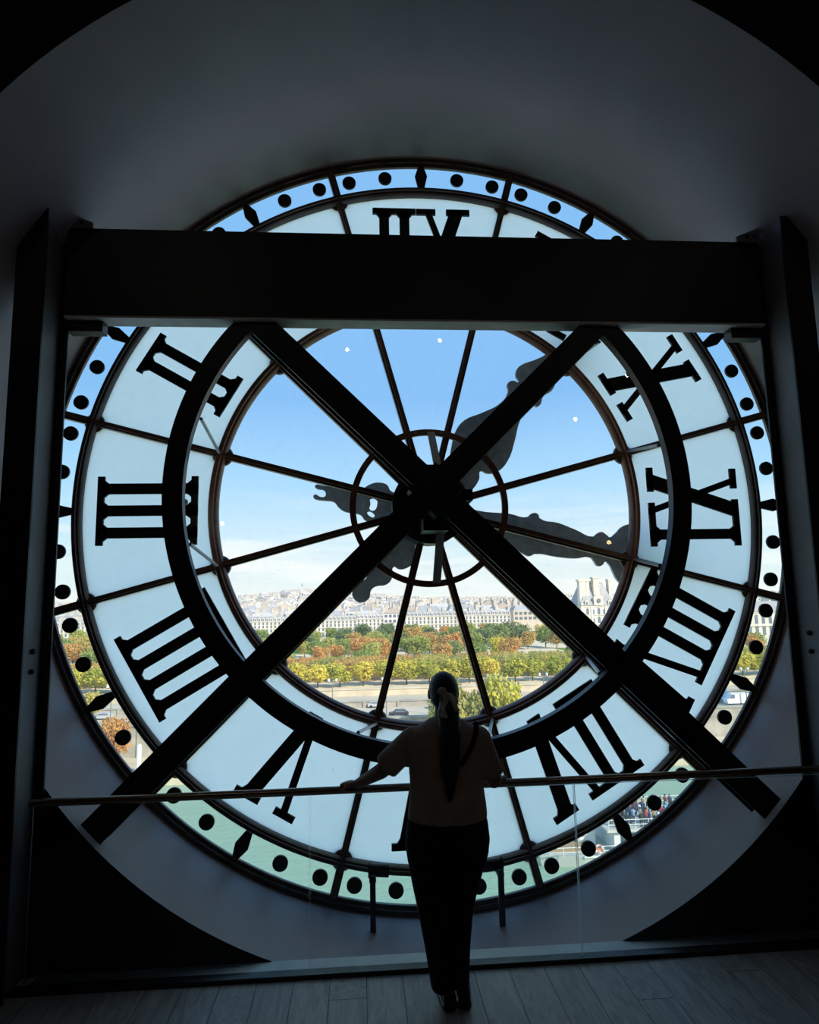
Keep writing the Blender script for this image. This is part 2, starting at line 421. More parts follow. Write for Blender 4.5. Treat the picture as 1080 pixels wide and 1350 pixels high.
def pane_mesh(r0, r1, da, m, n=14):
    # thin slab sector; the room face carries the glass, the other faces are clear
    mb = MB(); a0 = -math.radians(da); T = 0.010; vs = []
    for y in (0.0, T):
        for i in range(n+1):
            a = a0 - 2*a0*i/n
            vs += [(r0*S*math.sin(a), y, r0*S*math.cos(a)), (r1*S*math.sin(a), y, r1*S*math.cos(a))]
    k = 2*(n+1)
    for i in range(n):
        mb_f = [(2*i, 2*i+2, 2*i+3, 2*i+1)]
        if i == 0: mb.add(vs, [], 0)
        mb.f += mb_f; mb.mi += [0]
        mb.f += [(k+2*i, k+2*i+1, k+2*i+3, k+2*i+2), (2*i, k+2*i, k+2*i+2, 2*i+2), (2*i+1, 2*i+3, k+2*i+3, k+2*i+1)]; mb.mi += [1]*3
    mb.f += [(0, 1, k+1, k), (2*n, k+2*n, k+2*n+1, 2*n+1)]; mb.mi += [1]*2
    return mb.mesh('pane', [m, THRU], fix=True)
p_out = pane_mesh(0.960, 1.034, 14.4, GLASS_OUT)
p_num = pane_mesh(0.602, 0.938, 14.4, FROST)
p_in = pane_mesh(0.10, 0.578, 14.2, GLASS_IN)
for k in range(12):
    a = math.radians(30*k)
    inst('rim_pane', p_out, clock, rot=(0, a, 0)); inst('opal_pane', p_num, clock, rot=(0, a, 0)); inst('clear_pane', p_in, clock, rot=(0, a, 0))
    b = a + math.radians(15)
    inst('spoke', spm, clock, rot=(0, b, 0))
    for r in (0.590, 0.949):
        inst('boss', bossm, clock, (r*S*math.sin(b), 0.015, r*S*math.cos(b)))
# minute marks
dotm = MB().lathe([(0.0,-0.022),(0.0198*S,-0.022),(0.0198*S,-0.004),(0.0,-0.004)], 28, c=(0,0,S)).mesh('minute_dot', MARK)
hw, hh = 0.0185*S, 0.034*S
dia = MB().prism([(-0.45*hw, S+hh), (0.45*hw, S+hh), (hw, S+0.1*hh), (0.5*hw, S-hh*1.05), (-0.5*hw, S-hh*1.05), (-hw, S+0.1*hh)], -0.022, -0.004).mesh('hour_diamond', MARK)
for k in range(12):
    inst('hour_diamond', dia, clock, rot=(0, math.radians(30*k), 0))
    for d in (-12.4, -6.2, 6.2, 12.4):
        inst('minute_dot', dotm, clock, rot=(0, math.radians(30*k+d), 0))
# roman numerals; u runs in reading direction (leftwards when seen from the room), w from hub to rim
RI, RO = 0.632, 0.898
HT = RO - RI
def numeral_mesh(txt):
    mb = MB(); x = 0.0; wid = {'I': 0.060, 'V': 0.150, 'X': 0.165}
    tot = sum(wid[c] for c in txt); u = -tot/2
    def quad(pts): mb.prism([(-p[0]*S, (RI+p[1])*S) for p in pts], -0.024, -0.003)
    def stroke(u0, u1, t): quad([(u0-t/2, 0), (u0+t/2, 0), (u1+t/2, HT), (u1-t/2, HT)])
    def serif(ua, ub, w): 
        s0 = 0 if w == 0 else HT-0.018; quad([(ua, s0), (ub, s0), (ub, s0+0.018), (ua, s0+0.018)])
    def foot(uc, w, half, th):                       # small bracket fillets beside a stem
        d = 0.012
        if w == 0: quad([(uc-half-th, 0.017), (uc+half+th, 0.017), (uc+half, 0.017+d), (uc-half, 0.017+d)])
        else: quad([(uc-half-th, HT-0.017), (uc+half+th, HT-0.017), (uc+half, HT-0.017-d), (uc-half, HT-0.017-d)])
    i = 0
    while i < len(txt):
        c = txt[i]
        if c == 'I':
            j = i
            while j < len(txt) and txt[j] == 'I': j += 1
            n = j - i; c0 = u + 0.03
            for q in range(n):
                stroke(c0+0.06*q, c0+0.06*q, 0.029)
                for w in (0, 1): foot(c0+0.06*q, w, 0.0145, 0.010)
            for w in (0, 1): serif(c0-0.034, c0+0.06*(n-1)+0.034, w)
            u += 0.06*n; i = j; continue
        if c == 'V':
            c0 = u + 0.075
            stroke(c0+0.006, c0-0.052, 0.040); stroke(c0+0.008, c0+0.056, 0.020)
            serif(c0-0.088, c0-0.016, 1); serif(c0+0.028, c0+0.086, 1); foot(c0-0.048, 1, 0.018, 0.008)
        if c == 'X':
            c0 = u + 0.082
            stroke(c0+0.046, c0-0.046, 0.042); stroke(c0-0.046, c0+0.046, 0.019)
            serif(c0-0.082, c0-0.012, 1); serif(c0+0.020, c0+0.078, 1)
            serif(c0+0.012, c0+0.082, 0); serif(c0-0.078, c0-0.020, 0)
        u += wid[c]; i += 1
    return mb.mesh('numeral', MARK)
for k, tx in enumerate(['XII','I','II','III','IIII','V','VI','VII','VIII','IX','X','XI']):
    inst('numeral', numeral_mesh(tx), clock, rot=(0, math.radians(-30*k), 0))

# hub drum, gearbox and struts behind the crossing
mb = MB().lathe([(0,-0.20),(0.085*S,-0.20),(0.105*S,-0.17),(0.105*S,0.05),(0,0.05)], 48)
mb.build('hub_drum', BLACK, clock, True)
mb = MB().lathe([(0,0.05),(0.03*S,0.05),(0.03*S,0.36),(0,0.36)], 24)
mb.build('hand_shaft', BLACK, clock, True)

# the hands, outside the glass: outlines in metres round the dial centre
def px_hand(pts, Y):                       # outlines measured on the photograph, carried out to the hand's own plane and real size
    R = cam.rotation_euler.to_matrix(); out = []
    for u_, v_ in pts:
        d = R @ Vector(((u_-540)/870.0, -(v_-675)/870.0, -1)); t = (Y-CAM.y)/d.y
        p = CAM + d*t; out.append((p.x, p.z-CZ))
    return out
def hand(name, outer, holes, Y, T, label):
    cu = bpy.data.curves.new(name, 'CURVE'); cu.dimensions = '2D'; cu.fill_mode = 'BOTH'
    cu.extrude = T/2; cu.bevel_depth = 0.003; cu.bevel_resolution = 1
    for loop in [outer] + holes:
        pts = px_hand(loop, Y)
        s_ = cu.splines.new('BEZIER'); s_.bezier_points.add(len(pts)-1); s_.use_cyclic_u = True; s_.resolution_u = 4
        for q, (x, z) in enumerate(pts):
            bp = s_.bezier_points[q]; bp.co = (x, z, 0); bp.handle_left_type = bp.handle_right_type = 'AUTO'
    tmp = bpy.data.objects.new(name, cu); col.objects.link(tmp)
    dg = bpy.context.evaluated_depsgraph_get(); me = bpy.data.meshes.new_from_object(tmp.evaluated_get(dg))
    bpy.data.objects.remove(tmp); bpy.data.curves.remove(cu)
    me.transform(Matrix.Rotation(PI/2, 4, 'X')); me.materials.clear(); me.materials.append(HANDM); me.name = name
    o = inst(name, me, clock, (0, Y, 0)); o['label'] = label; return o
minute = [(560,655),(600,664),(630,674),(671,678),(696,682),(700,678),(708,678),(711,684),(735,690),(758,699),(782,708),(786,705),(792,702),(799,706),
          (803,709),(811,704),(820,695),(832,692),(842,699),(848,715),(858,733),(878,748),(858,750),(842,757),(828,766),(819,769),(814,765),(808,754),(803,744),(797,740),(794,744),(788,746),
          (783,740),(779,735),(758,736),(735,734),(705,730),(697,733),(690,730),(675,721),(655,712),(620,700),(580,690),(545,690),
          (510,686),(491,688),(482,686),(476,679),(462,676),(454,674),(447,669),(441,662),(430,660),(420,659),(414,656),(415,653),(423,656),(429,655),
          (430,650),(427,646),(418,644),(416,641),(426,641),(436,643),(461,648),(474,648),(482,643),(489,639),(500,637),(510,640),(515,648),(530,652)]
h1 = [(488,658),(497,659),(498,665),(493,674),(487,672),(488,665)]
h2 = [(484,675),(493,677),(494,682),(487,681)]
hand('minute_hand', minute, [h1, h2], 0.30, 0.03, 'grey ornate minute hand outside the glass')
hour = [(585,640),(592,612),(596,587),(600,571),(611,556),(636,545),(659,533),(670,517),(669,507),(676,503),(684,505),(680,496),(682,487),(690,481),(704,476),(721,467),
        (740,440),(752,452),(757,470),(742,492),(732,506),(726,516),(716,522),(709,536),(700,533),(690,545),(683,560),(678,581),(668,609),(655,622),(642,624),(633,621),(631,632),(622,646),
        (600,668),(570,700),(549,715),(545,741),(535,749),(526,750),(519,747),(517,761),(510,770),(495,773),(489,778),(486,789),(475,794),(467,789),(465,781),
        (474,768),(483,763),(487,750),(495,738),(510,715),(530,690),(560,660)]
hand('hour_hand', hour, [], 0.22, 0.03, 'grey leaf-shaped hour hand outside the glass')

# ------------------------------------------------------------------ steel frame in front of the dial
XC = Vector((-0.02, 0, 2.645))
bt = empty('cross_brace', (0, -0.58, 0.72), 'black steel X-shaped brace with a round hoop in front of the clock', 'brace')
for (p0, p1) in (((-1.16, 3.765), (1.955, 0.695)), ((1.125, 3.79), (-1.995, 0.718))):
    mb = MB(); a = Vector((p0[0], 0, p0[1])); b = Vector((p1[0], 0, p1[1])); t = (b-a).normalized(); nrm = Vector((t.z, 0, -t.x))
    def sbar(w, y0, y1):
        zt_ = 3.713
        def cut(o): return o + t*((zt_-o.z)/t.z)
        q = [cut(a+nrm*w/2), cut(a-nrm*w/2), b-nrm*w/2, b+nrm*w/2]
        mb.prism([(v.x, v.z) for v in q], y0, y1)
    sbar(0.155, -0.662, -0.648); sbar(0.02, -0.648, -0.53); sbar(0.155, -0.53, -0.516)
    sub(bt, mb.build('brace_arm', BLACK))
mb = MB().lathe([(1.520,-0.652),(1.640,-0.652),(1.640,-0.585),(1.628,-0.585),(1.628,-0.640),(1.532,-0.640),(1.532,-0.585),(1.520,-0.585)], 128, c=(-0.03,0,2.640), a0=math.radians(44.5), a1=math.radians(315.5))
mb.v = [(x, y, min(z, 3.714)) for x, y, z in mb.v]
sub(bt, mb.build('hoop', BLACK, smooth=True))
mb = MB()
mb.prism([(-0.02+0.17*math.cos(PI/4*k), 2.645+0.17*math.sin(PI/4*k)) for k in (0, 2, 4, 6)], -0.668, -0.50)
sub(bt, mb.build('centre_plate', BLACK))
# thin tie rods from the hoop to the glazing bars
for k in range(12):
    b = math.radians(15+30*k)
    if k in (0, 11): continue
    p0 = Vector((-0.03+1.52*math.sin(b+0.06), -0.56, 2.64+1.52*math.cos(b+0.06))); p1 = Vector((0.592*S*math.sin(b), -0.08, CZ+0.592*S*math.cos(b)))
    sub(bt, MB().tube([p0, p1], 0.011, 8).build('tie_rod', STEELG))

PALEST = mat('pale_steel', (0.55, 0.55, 0.54), 0.45, 0.0, 0.5, 0.1, 20)
gear = empty('clock_movement', (0, -0.3, CZ-0.2), 'black boxed clock movement behind the crossing of the brace', 'machine')
sub(gear, MB().box(-0.085, 0.075, -0.47, -0.20, CZ-0.21, CZ+0.16).build('housing', BLACK))
sub(gear, MB().box(-0.06, 0.13, -0.40, -0.20, CZ+0.16, CZ+0.235).build('upper_housing', BLACK))
sub(gear, MB().box(0.12, 0.26, -0.36, -0.22, CZ+0.0, CZ+0.075).box(0.07, 0.12, -0.34, -0.24, CZ+0.015, CZ+0.06).build('side_motor', BLACK))
sub(gear, MB().bar((0.035, -0.09, CZ-0.53), (0.055, -0.22, CZ-0.19), 0.055, 0.02).build('lower_strut', PALEST))
sub(gear, MB().bar((0.02, -0.09, CZ+0.53), (0.05, -0.26, CZ+0.20), 0.05, 0.02).build('upper_strut', PALEST))

# columns and beam
def rivets(parent, pts, r=0.011):
    mb = MB()
    for p in pts: mb.ball(p, r, 8, 4, (1, 0.6, 1))
    o = mb.build('rivets', BLACK); o['kind'] = 'stuff'; sub(parent, o)
for sgn, xi, lab in ((-1, -2.295, 'black riveted steel column left of the clock'), (1, 2.205, 'black riveted steel column right of the clock')):
    c = empty('steel_column', (xi+sgn*0.1, -0.76, 0), lab, 'column', 'steel columns beside the clock')
    x0, x1 = sorted((xi, xi+sgn*0.165)); TOPZ = 4.36
    mb = MB().box(x0, x1, -0.905, -0.890, 0, TOPZ); sub(c, mb.build('front_flange', BLACK))
    xa, xb = sorted((xi+sgn*0.02, xi+sgn*0.035)); WEBM = mat('lit_steel_grey', (0.22, 0.22, 0.24), 0.5, 0, 0.4, 0.15, 4)  # black column's web and gusset: window light put into a lighter grey
    mb = MB().box(xa, xb, -0.890, -0.655, 0, TOPZ); sub(c, mb.build('web', WEBM))
    xa, xb = sorted((xi-sgn*0.035, xi+sgn*0.15))
    mb = MB().box(xa, xb, -0.655, -0.640, 0, TOPZ+0.1); sub(c, mb.build('back_flange', BLACK))
    xa, xb = sorted((xi-sgn*0.030, xi-sgn*0.012))
    rivets(c, [(xi-sgn*0.012, -0.657, 0.9+0.055*k) for k in range(52)])
    # two bolts low on the web
    for z in (1.62, 1.73): sub(c, MB().ball((xi+sgn*0.01, -0.77, z), 0.016, 10, 6).build('bolt', BLACK))
    # gusset at the beam's end
    g = MB().prism([(xi-sgn*0.01, 4.28), (xi-sgn*0.17, 4.28), (xi-sgn*0.17, 4.335), (xi-sgn*0.01, 4.40)], -0.70, -0.685)
    sub(c, g.build('gusset', WEBM))
    for q in (0.05, 0.10): sub(c, MB().ball((xi-sgn*q, -0.702, 4.335), 0.012, 8, 5).build('bolt', BLACK))
    g = MB().box(*sorted((xi-sgn*0.03, xi-sgn*0.24)), -0.655, -0.575, 3.645, 3.72)
    sub(c, g.build('cleat', BLACK))
beam = empty('steel_beam', (0, -0.64, 3.715), 'broad black steel beam crossing the upper clock face', 'beam')
xl, xr = -2.27, 2.18
sub(beam, MB().box(xl, xr, -0.700, -0.688, 3.727, 4.283).build('front_plate', BLACK))
UNDER = mat('lit_beam_underside', (0.72, 0.67, 0.62), 0.6, 0, 0.3, 0.2, 5)  # light caught under the black beam is put into this pale colour
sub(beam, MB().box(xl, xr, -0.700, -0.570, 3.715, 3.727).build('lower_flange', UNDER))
sub(beam, MB().box(xl, xr, -0.700, -0.570, 4.283, 4.295).build('upper_flange', BLACK))
sub(beam, MB().box(xl, xr, -0.582, -0.570, 3.727, 4.283).build('back_plate', BLACK))
# support stands below the dial
for x, lab in ((-0.43, 'small black support bracket under the dial, left of the person'), (0.388, 'small black support bracket under the dial, right of the person')):
    e = empty('support_bracket', (x, -0.16, -0.1), lab, 'bracket', 'dial support brackets')
    sgn = 1 if x < 0 else -1
    sub(e, MB().box(x-0.018, x+0.018, -0.21, -0.185, -0.105, 0.255).build('leg', BLACK))
    sub(e, MB().tube([(x-sgn*0.012, -0.12, 0.262), (x+sgn*0.105, -0.12, 0.252)], 0.040, 16).tube([(x-sgn*0.028, -0.12, 0.262), (x-sgn*0.010, -0.12, 0.262)], 0.048, 16).build('sleeve', BLACK, smooth=True))
    sub(e, MB().box(x-0.022, x+0.022, -0.20, -0.06, 0.215, 0.235).build('saddle', BLACK))

# ------------------------------------------------------------------ glass barrier and handrail
bar = empty('glass_barrier', (0, -0.78, 0), 'frameless glass barrier with three panels across the opening', 'barrier')
xs = [-2.255, -0.779, 0.713, 2.19]
for i in range(3):
    mb = MB(); x0, x1 = xs[i]+0.004, xs[i+1]-0.004
    mb.add([(x0,-0.787,0.0),(x1,-0.787,0.0),(x1,-0.787,0.915),(x0,-0.787,0.915)], [(0,1,2,3)], 0)
    mb.add([(x0,-0.773,0.0),(x1,-0.773,0.0),(x1,-0.773,0.915),(x0,-0.773,0.915)], [(3,2,1,0)], 1)
    for x in (x0, x1): mb.add([(x,-0.787,0.0),(x,-0.773,0.0),(x,-0.773,0.915),(x,-0.787,0.915)], [(0,1,2,3)], 2)
    mb.add([(x0,-0.787,0.915),(x1,-0.787,0.915),(x1,-0.773,0.915),(x0,-0.773,0.915)], [(0,1,2,3)], 2)
    mb.add([(x0,-0.787,0.0),(x1,-0.787,0.0),(x1,-0.773,0.0),(x0,-0.773,0.0)], [(3,2,1,0)], 2)
    sub(bar, mb.build('glass_panel', [GLASS_BAR, THRU, GLASS_EDGE]))
sub(bar, MB().box(-2.9, 2.9, -0.830, -0.792, -0.012, 0.022).box(-2.9, 2.9, -0.768, -0.745, -0.012, 0.010).build('base_channel', mat('dark_channel', (0.05, 0.05, 0.055), 0.35, 0.6)))
sub(bar, MB().tube([(-2.27, -0.78, 0.930), (-0.1, -0.78, 0.935), (2.20, -0.78, 0.946)], 0.021, 18).build('handrail', RAILM, smooth=True))

# ------------------------------------------------------------------ the person at the rail
def capsule(bm, a, b, ra, rb, sq=(1,1,1), flat=False):
    a = Vector(a); b = Vector(b); t = (b-a); ln = t.length; t = t.normalized() if ln > 1e-6 else Vector((0,0,1))
    u = Vector((1,0,0)) if abs(t.x) < 0.8 else Vector((0,1,0)); u = (u-t*u.dot(t)).normalized(); c = t.cross(u)
    vs = []
    for p, r, sg in ((a, ra, -1), (b, rb, 1)):
        for h in ((0.0,) if flat else (0.0, 0.35, 0.65, 0.87, 1.0)):
            rr = r*math.sqrt(max(0, 1-h*h))
            for k in range(14 if rr > 1e-6 else 1):
                an = 2*PI*k/14; o = (u*math.cos(an)+c*math.sin(an))*rr + t*sg*h*r
                vs.append(bm.verts.new(p + Vector((o.x*sq[0], o.y*sq[1], o.z*sq[2]))))
    bmesh.ops.convex_hull(bm, input=vs)
def ellipsoid(bm, c, r):
    m = Matrix.Translation(c) @ Matrix.Diagonal((r[0], r[1], r[2], 1))
    bmesh.ops.create_uvsphere(bm, u_segments=24, v_segments=16, radius=1.0, matrix=m)
def hull(bm, pts):
    bmesh.ops.convex_hull(bm, input=[bm.verts.new(p) for p in pts])
def ell_ring(c, rx, ry, n=20, tilt=0.0):
    return [(c[0]+rx*math.cos(2*PI*k/n), c[1]+ry*math.sin(2*PI*k/n), c[2]+tilt*math.sin(2*PI*k/n)) for k in range(n)]
def loft(bm, rings):
    for r0, r1 in zip(rings, rings[1:]): hull(bm, r0 + r1)
def organic(name, bm, m, parent, voxel=0.008, smooth=4, **kw):
    for g in [v for v in bm.verts if not v.link_faces]: bm.verts.remove(g)
    me = bpy.data.meshes.new(name); bm.to_mesh(me); bm.free()
    tmp = bpy.data.objects.new(name, me); col.objects.link(tmp)
    r = tmp.modifiers.new('r', 'REMESH'); r.mode = 'VOXEL'; r.voxel_size = voxel
    if smooth:
        s_ = tmp.modifiers.new('s', 'SMOOTH'); s_.iterations = smooth; s_.factor = 0.5
    dg = bpy.context.evaluated_depsgraph_get()
    out = bpy.data.meshes.new_from_object(tmp.evaluated_get(dg))
    bpy.data.objects.remove(tmp); bpy.data.meshes.remove(me)
    out.materials.clear(); out.materials.append(m); out.name = name
    out.polygons.foreach_set('use_smooth', [True]*len(out.polygons))
    o = inst(name, out); sub(parent, o); return tag(o, **kw)

SKIN = mat('skin', (0.34, 0.19, 0.13), 0.55, 0, 0.3, 0.08, 20)
SHIRT = mat('beige_knit', (0.42, 0.31, 0.25), 0.9, 0, 0.1, 0.12, 12, 0.4, 90)
PANTS = mat('black_trousers', (0.010, 0.011, 0.016), 0.85, 0, 0.15, 0.3, 9, 0.4, 25)
HAIR = mat('black_hair', (0.010, 0.008, 0.008), 0.45, 0, 0.4, 0.3, 60, 0.5, 120)
SCARF = mat('pale_hair_scarf', (0.62, 0.54, 0.48), 0.85, 0, 0.15, 0.25, 30, 0.4, 40)
SHOE = mat('black_leather', (0.012, 0.011, 0.011), 0.35, 0, 0.5, 0.2, 20)

per = empty('person', (-0.05, -1.10, 0), 'person in beige knit top and black trousers leaning on the handrail, seen from behind', 'person')
px0 = -0.045                                   # the body's middle line
bm = bmesh.new()                               # one continuous body: head, neck, trunk, arms, hands, legs, feet
HY = -0.975
ellipsoid(bm, (-0.043, HY+0.005, 1.488), (0.074, 0.090, 0.096))
ellipsoid(bm, (-0.043, HY+0.035, 1.432), (0.056, 0.066, 0.072))      # jaw and face, looking out
capsule(bm, (-0.043, HY+0.098, 1.468), (-0.043, HY+0.112, 1.440), 0.011, 0.015)   # nose
capsule(bm, (-0.063, HY+0.090, 1.408), (-0.023, HY+0.090, 1.408), 0.010, 0.010)   # mouth
for s_ in (-1, 1):
    ellipsoid(bm, (-0.043+s_*0.030, HY+0.082, 1.482), (0.015, 0.012, 0.011))      # eyes
    ellipsoid(bm, (-0.043+s_*0.077, HY+0.010, 1.462), (0.010, 0.019, 0.031))      # ears
capsule(bm, (-0.043, -0.990, 1.400), (-0.045, -1.015, 1.290), 0.050, 0.058)
loft(bm, [ell_ring((px0, -1.02, 1.27), 0.15, 0.08), ell_ring((px0, -1.04, 1.10), 0.15, 0.10), ell_ring((px0-0.003, -1.06, 0.95), 0.14, 0.10), ell_ring((px0-0.01, -1.08, 0.80), 0.17, 0.12)])
def arm(sh, el, wr, r):
    capsule(bm, sh, el, r[0], r[1]); capsule(bm, el, wr, r[1], r[2])
L_SH, L_EL, L_WR = (-0.218, -1.01, 1.235), (-0.385, -0.955, 1.070), (-0.512, -0.825, 0.975)
R_SH, R_EL, R_WR = (0.135, -1.01, 1.230), (0.215, -0.985, 1.010), (0.262, -0.835, 0.978)
arm(L_SH, L_EL, L_WR, (0.052, 0.042, 0.027)); arm(R_SH, R_EL, R_WR, (0.052, 0.044, 0.027))
def handmesh(wr, kn, spread, thumb):
    wr = Vector(wr); kn = Vector(kn); d = (kn-wr).normalized(); sp_ = Vector(spread)
    for s_ in (-1, -0.33, 0.33, 1): capsule(bm, wr+sp_*s_*0.016, kn+sp_*s_*0.030, 0.016, 0.012)
    for k, s_ in enumerate((-1, -0.33, 0.33, 1)):       # fingers close over the rail
        ln = (0.030, 0.036, 0.034, 0.026)[k]
        p0 = kn + sp_*s_*0.031; p1 = p0 + d*ln*0.8 + Vector((0, 0.012, -0.006)); p2 = p1 + Vector((d.x*0.008, 0.012, -0.026)); p3 = p2 + Vector((0, -0.010, -0.020))
        capsule(bm, p0, p1, 0.0105, 0.0095); capsule(bm, p1, p2, 0.0095, 0.0085); capsule(bm, p2, p3, 0.0085, 0.0075)
    t0 = wr + d*0.02 + sp_*0.026*thumb; t1 = t0 + d*0.03 + sp_*0.022*thumb + Vector((0, 0, -0.012)); t2 = t1 + d*0.02 + sp_*0.006*thumb + Vector((0, -0.004, -0.022))
    capsule(bm, t0, t1, 0.012, 0.0105); capsule(bm, t1, t2, 0.0105, 0.0085)
handmesh((-0.520, -0.818, 0.972), (-0.570, -0.785, 0.970), (0.45, 0.85, 0.0), -1)
handmesh((0.264, -0.828, 0.975), (0.285, -0.788, 0.972), (0.85, -0.45, 0.0), -1)
for s_, kx, ax, ay in ((-1, -0.135, -0.076, -1.125), (1, -0.010, -0.002, -1.115)):
    capsule(bm, (px0-0.01+s_*0.085, -1.08, 0.80), (kx, -1.085, 0.44), 0.085, 0.052)
    capsule(bm, (kx, -1.085, 0.44), (ax, ay, 0.09), 0.052, 0.034)
    capsule(bm, (ax, ay, 0.09), (ax, ay-0.012, 0.04), 0.034, 0.030); capsule(bm, (ax, ay, 0.05), (ax+s_*0.02, ay+0.14, 0.030), 0.030, 0.026)
body = organic('body', bm, SKIN, per, 0.0065, 3)
# knit top with short wide sleeves
bm = bmesh.new()
loft(bm, [ell_ring((px0, -1.000, 1.345), 0.072, 0.066), ell_ring((px0, -1.012, 1.318), 0.125, 0.080), ell_ring((px0-0.002, -1.022, 1.280), 0.195, 0.098),
          ell_ring((px0-0.002, -1.030, 1.215), 0.208, 0.118), ell_ring((px0-0.003, -1.040, 1.10), 0.196, 0.128), ell_ring((px0-0.002, -1.055, 1.00), 0.194, 0.130),
          ell_ring((px0-0.003, -1.068, 0.930), 0.202, 0.140), ell_ring((px0-0.005, -1.075, 0.875), 0.208, 0.146), ell_ring((px0-0.005, -1.076, 0.852), 0.206, 0.146)])
def sleeve(sh, el, f, r0, r1):
    sh = Vector(sh); el = Vector(el); e = sh.lerp(el, f); capsule(bm, sh, sh.lerp(el, 0.3), r0, r0)
    capsule(bm, sh.lerp(el, 0.05), e, r0, r1, flat=True)
sleeve(L_SH, L_EL, 0.86, 0.070, 0.073); sleeve(R_SH, R_EL, 0.88, 0.068, 0.070)
organic('knit_top', bm, SHIRT, per, 0.009, 3, label='beige short-sleeved knit top')
# trousers
bm = bmesh.new()
loft(bm, [ell_ring((px0-0.006, -1.075, 0.895), 0.195, 0.132), ell_ring((px0-0.008, -1.082, 0.83), 0.212, 0.146), ell_ring((px0-0.010, -1.088, 0.745), 0.220, 0.150), ell_ring((px0-0.012, -1.088, 0.66), 0.206, 0.138)])
for s_, pts in ((-1, [(-0.160, -1.085, 0.70, 0.108, 0.128), (-0.150, -1.088, 0.55, 0.092, 0.104), (-0.140, -1.092, 0.43, 0.077, 0.088), (-0.122, -1.105, 0.25, 0.062, 0.078), (-0.108, -1.125, 0.075, 0.050, 0.070)]),
                (1, [(0.050, -1.085, 0.70, 0.108, 0.128), (0.012, -1.085, 0.55, 0.093, 0.104), (-0.008, -1.085, 0.43, 0.077, 0.088), (-0.018, -1.100, 0.25, 0.062, 0.078), (-0.022, -1.118, 0.085, 0.052, 0.070)])):
    loft(bm, [ell_ring(p[:3], p[3], p[4]) for p in pts])
organic('trousers', bm, PANTS, per, 0.009, 3, label='black straight trousers')
# shoes
for ax, ay, s_ in ((-0.074, -1.125, -1), (0.000, -1.115, 1)):
    bm = bmesh.new(); dx = s_*0.010
    loft(bm, [ell_ring((ax, ay-0.03, 0.032), 0.032, 0.030), ell_ring((ax+dx*0.3, ay+0.03, 0.034), 0.036, 0.045), ell_ring((ax+dx, ay+0.13, 0.028), 0.043, 0.050)])
    capsule(bm, (ax, ay-0.040, 0.036), (ax, ay-0.030, 0.070), 0.032, 0.030); capsule(bm, (ax+dx, ay+0.14, 0.030), (ax+dx*1.2, ay+0.175, 0.026), 0.036, 0.028)
    hull(bm, [(p[0], p[1], z) for z in (0.002, 0.016) for p in ell_ring((ax, ay-0.035, 0), 0.036, 0.036) + ell_ring((ax+dx, ay+0.14, 0), 0.046, 0.060)])
    organic('shoe', bm, SHOE, per, 0.006, 2)
# hair drawn back, long tail, scarf tied in a bow
bm = bmesh.new()
ellipsoid(bm, (-0.043, HY-0.010, 1.492), (0.081, 0.096, 0.091))
ellipsoid(bm, (-0.043, HY-0.028, 1.450), (0.076, 0.076, 0.068))
hairo = organic('hair', bm, HAIR, per, 0.007, 3, label='black hair drawn back')
bm = bmesh.new()
capsule(bm, (-0.040, HY-0.095, 1.452), (-0.036, HY-0.130, 1.385), 0.040, 0.050); capsule(bm, (-0.036, HY-0.130, 1.385), (-0.036, -1.150, 1.27), 0.058, 0.056, (1, 0.8, 1))
capsule(bm, (-0.036, -1.150, 1.27), (-0.046, -1.185, 1.12), 0.056, 0.050, (1, 0.7, 1)); capsule(bm, (-0.046, -1.185, 1.12), (-0.050, -1.205, 0.99), 0.050, 0.018, (1, 0.7, 1))
organic('ponytail', bm, HAIR, per, 0.008, 3, label='long black ponytail hanging down the back')
bm = bmesh.new()
capsule(bm, (-0.052, HY-0.112, 1.468), (-0.020, HY-0.112, 1.462), 0.022, 0.020)
for q in (((-0.050, HY-0.118, 1.470), (-0.066, HY-0.128, 1.492), 0.014, 0.026), ((-0.030, HY-0.118, 1.468), (-0.004, HY-0.122, 1.440), 0.014, 0.026)):
    capsule(bm, q[0], q[1], q[2], q[3], (1, 0.5, 1))
hull(bm, [(-0.055, HY-0.135, 1.475), (-0.030, HY-0.135, 1.475), (-0.055, HY-0.120, 1.475), (-0.030, HY-0.120, 1.475), (-0.085, HY-0.185, 1.372), (-0.045, HY-0.190, 1.362), (-0.085, HY-0.172, 1.372), (-0.045, HY-0.176, 1.362)])
hull(bm, [(-0.035, HY-0.135, 1.47), (-0.018, HY-0.135, 1.47), (-0.035, HY-0.120, 1.47), (-0.018, HY-0.120, 1.47), (-0.008, HY-0.180, 1.395), (0.022, HY-0.175, 1.400), (-0.008, HY-0.168, 1.395), (0.022, HY-0.162, 1.400)])
organic('scarf', bm, SCARF, per, 0.005, 1, label='pale scarf tied round the ponytail')
mb = MB()                                          # thin bag strap over the right shoulder
strap = [(0.118, -1.050, 1.322), (0.108, -1.105, 1.285), (0.085, -1.138, 1.235), (0.050, -1.156, 1.18), (0.010, -1.165, 1.13)]
for a, b in zip(strap, strap[1:]): mb.bar(a, b, 0.026, 0.006, (0, 1, 0))
sub(per, mb.build('bag_strap', PANTS, label='dark strap across the back'))

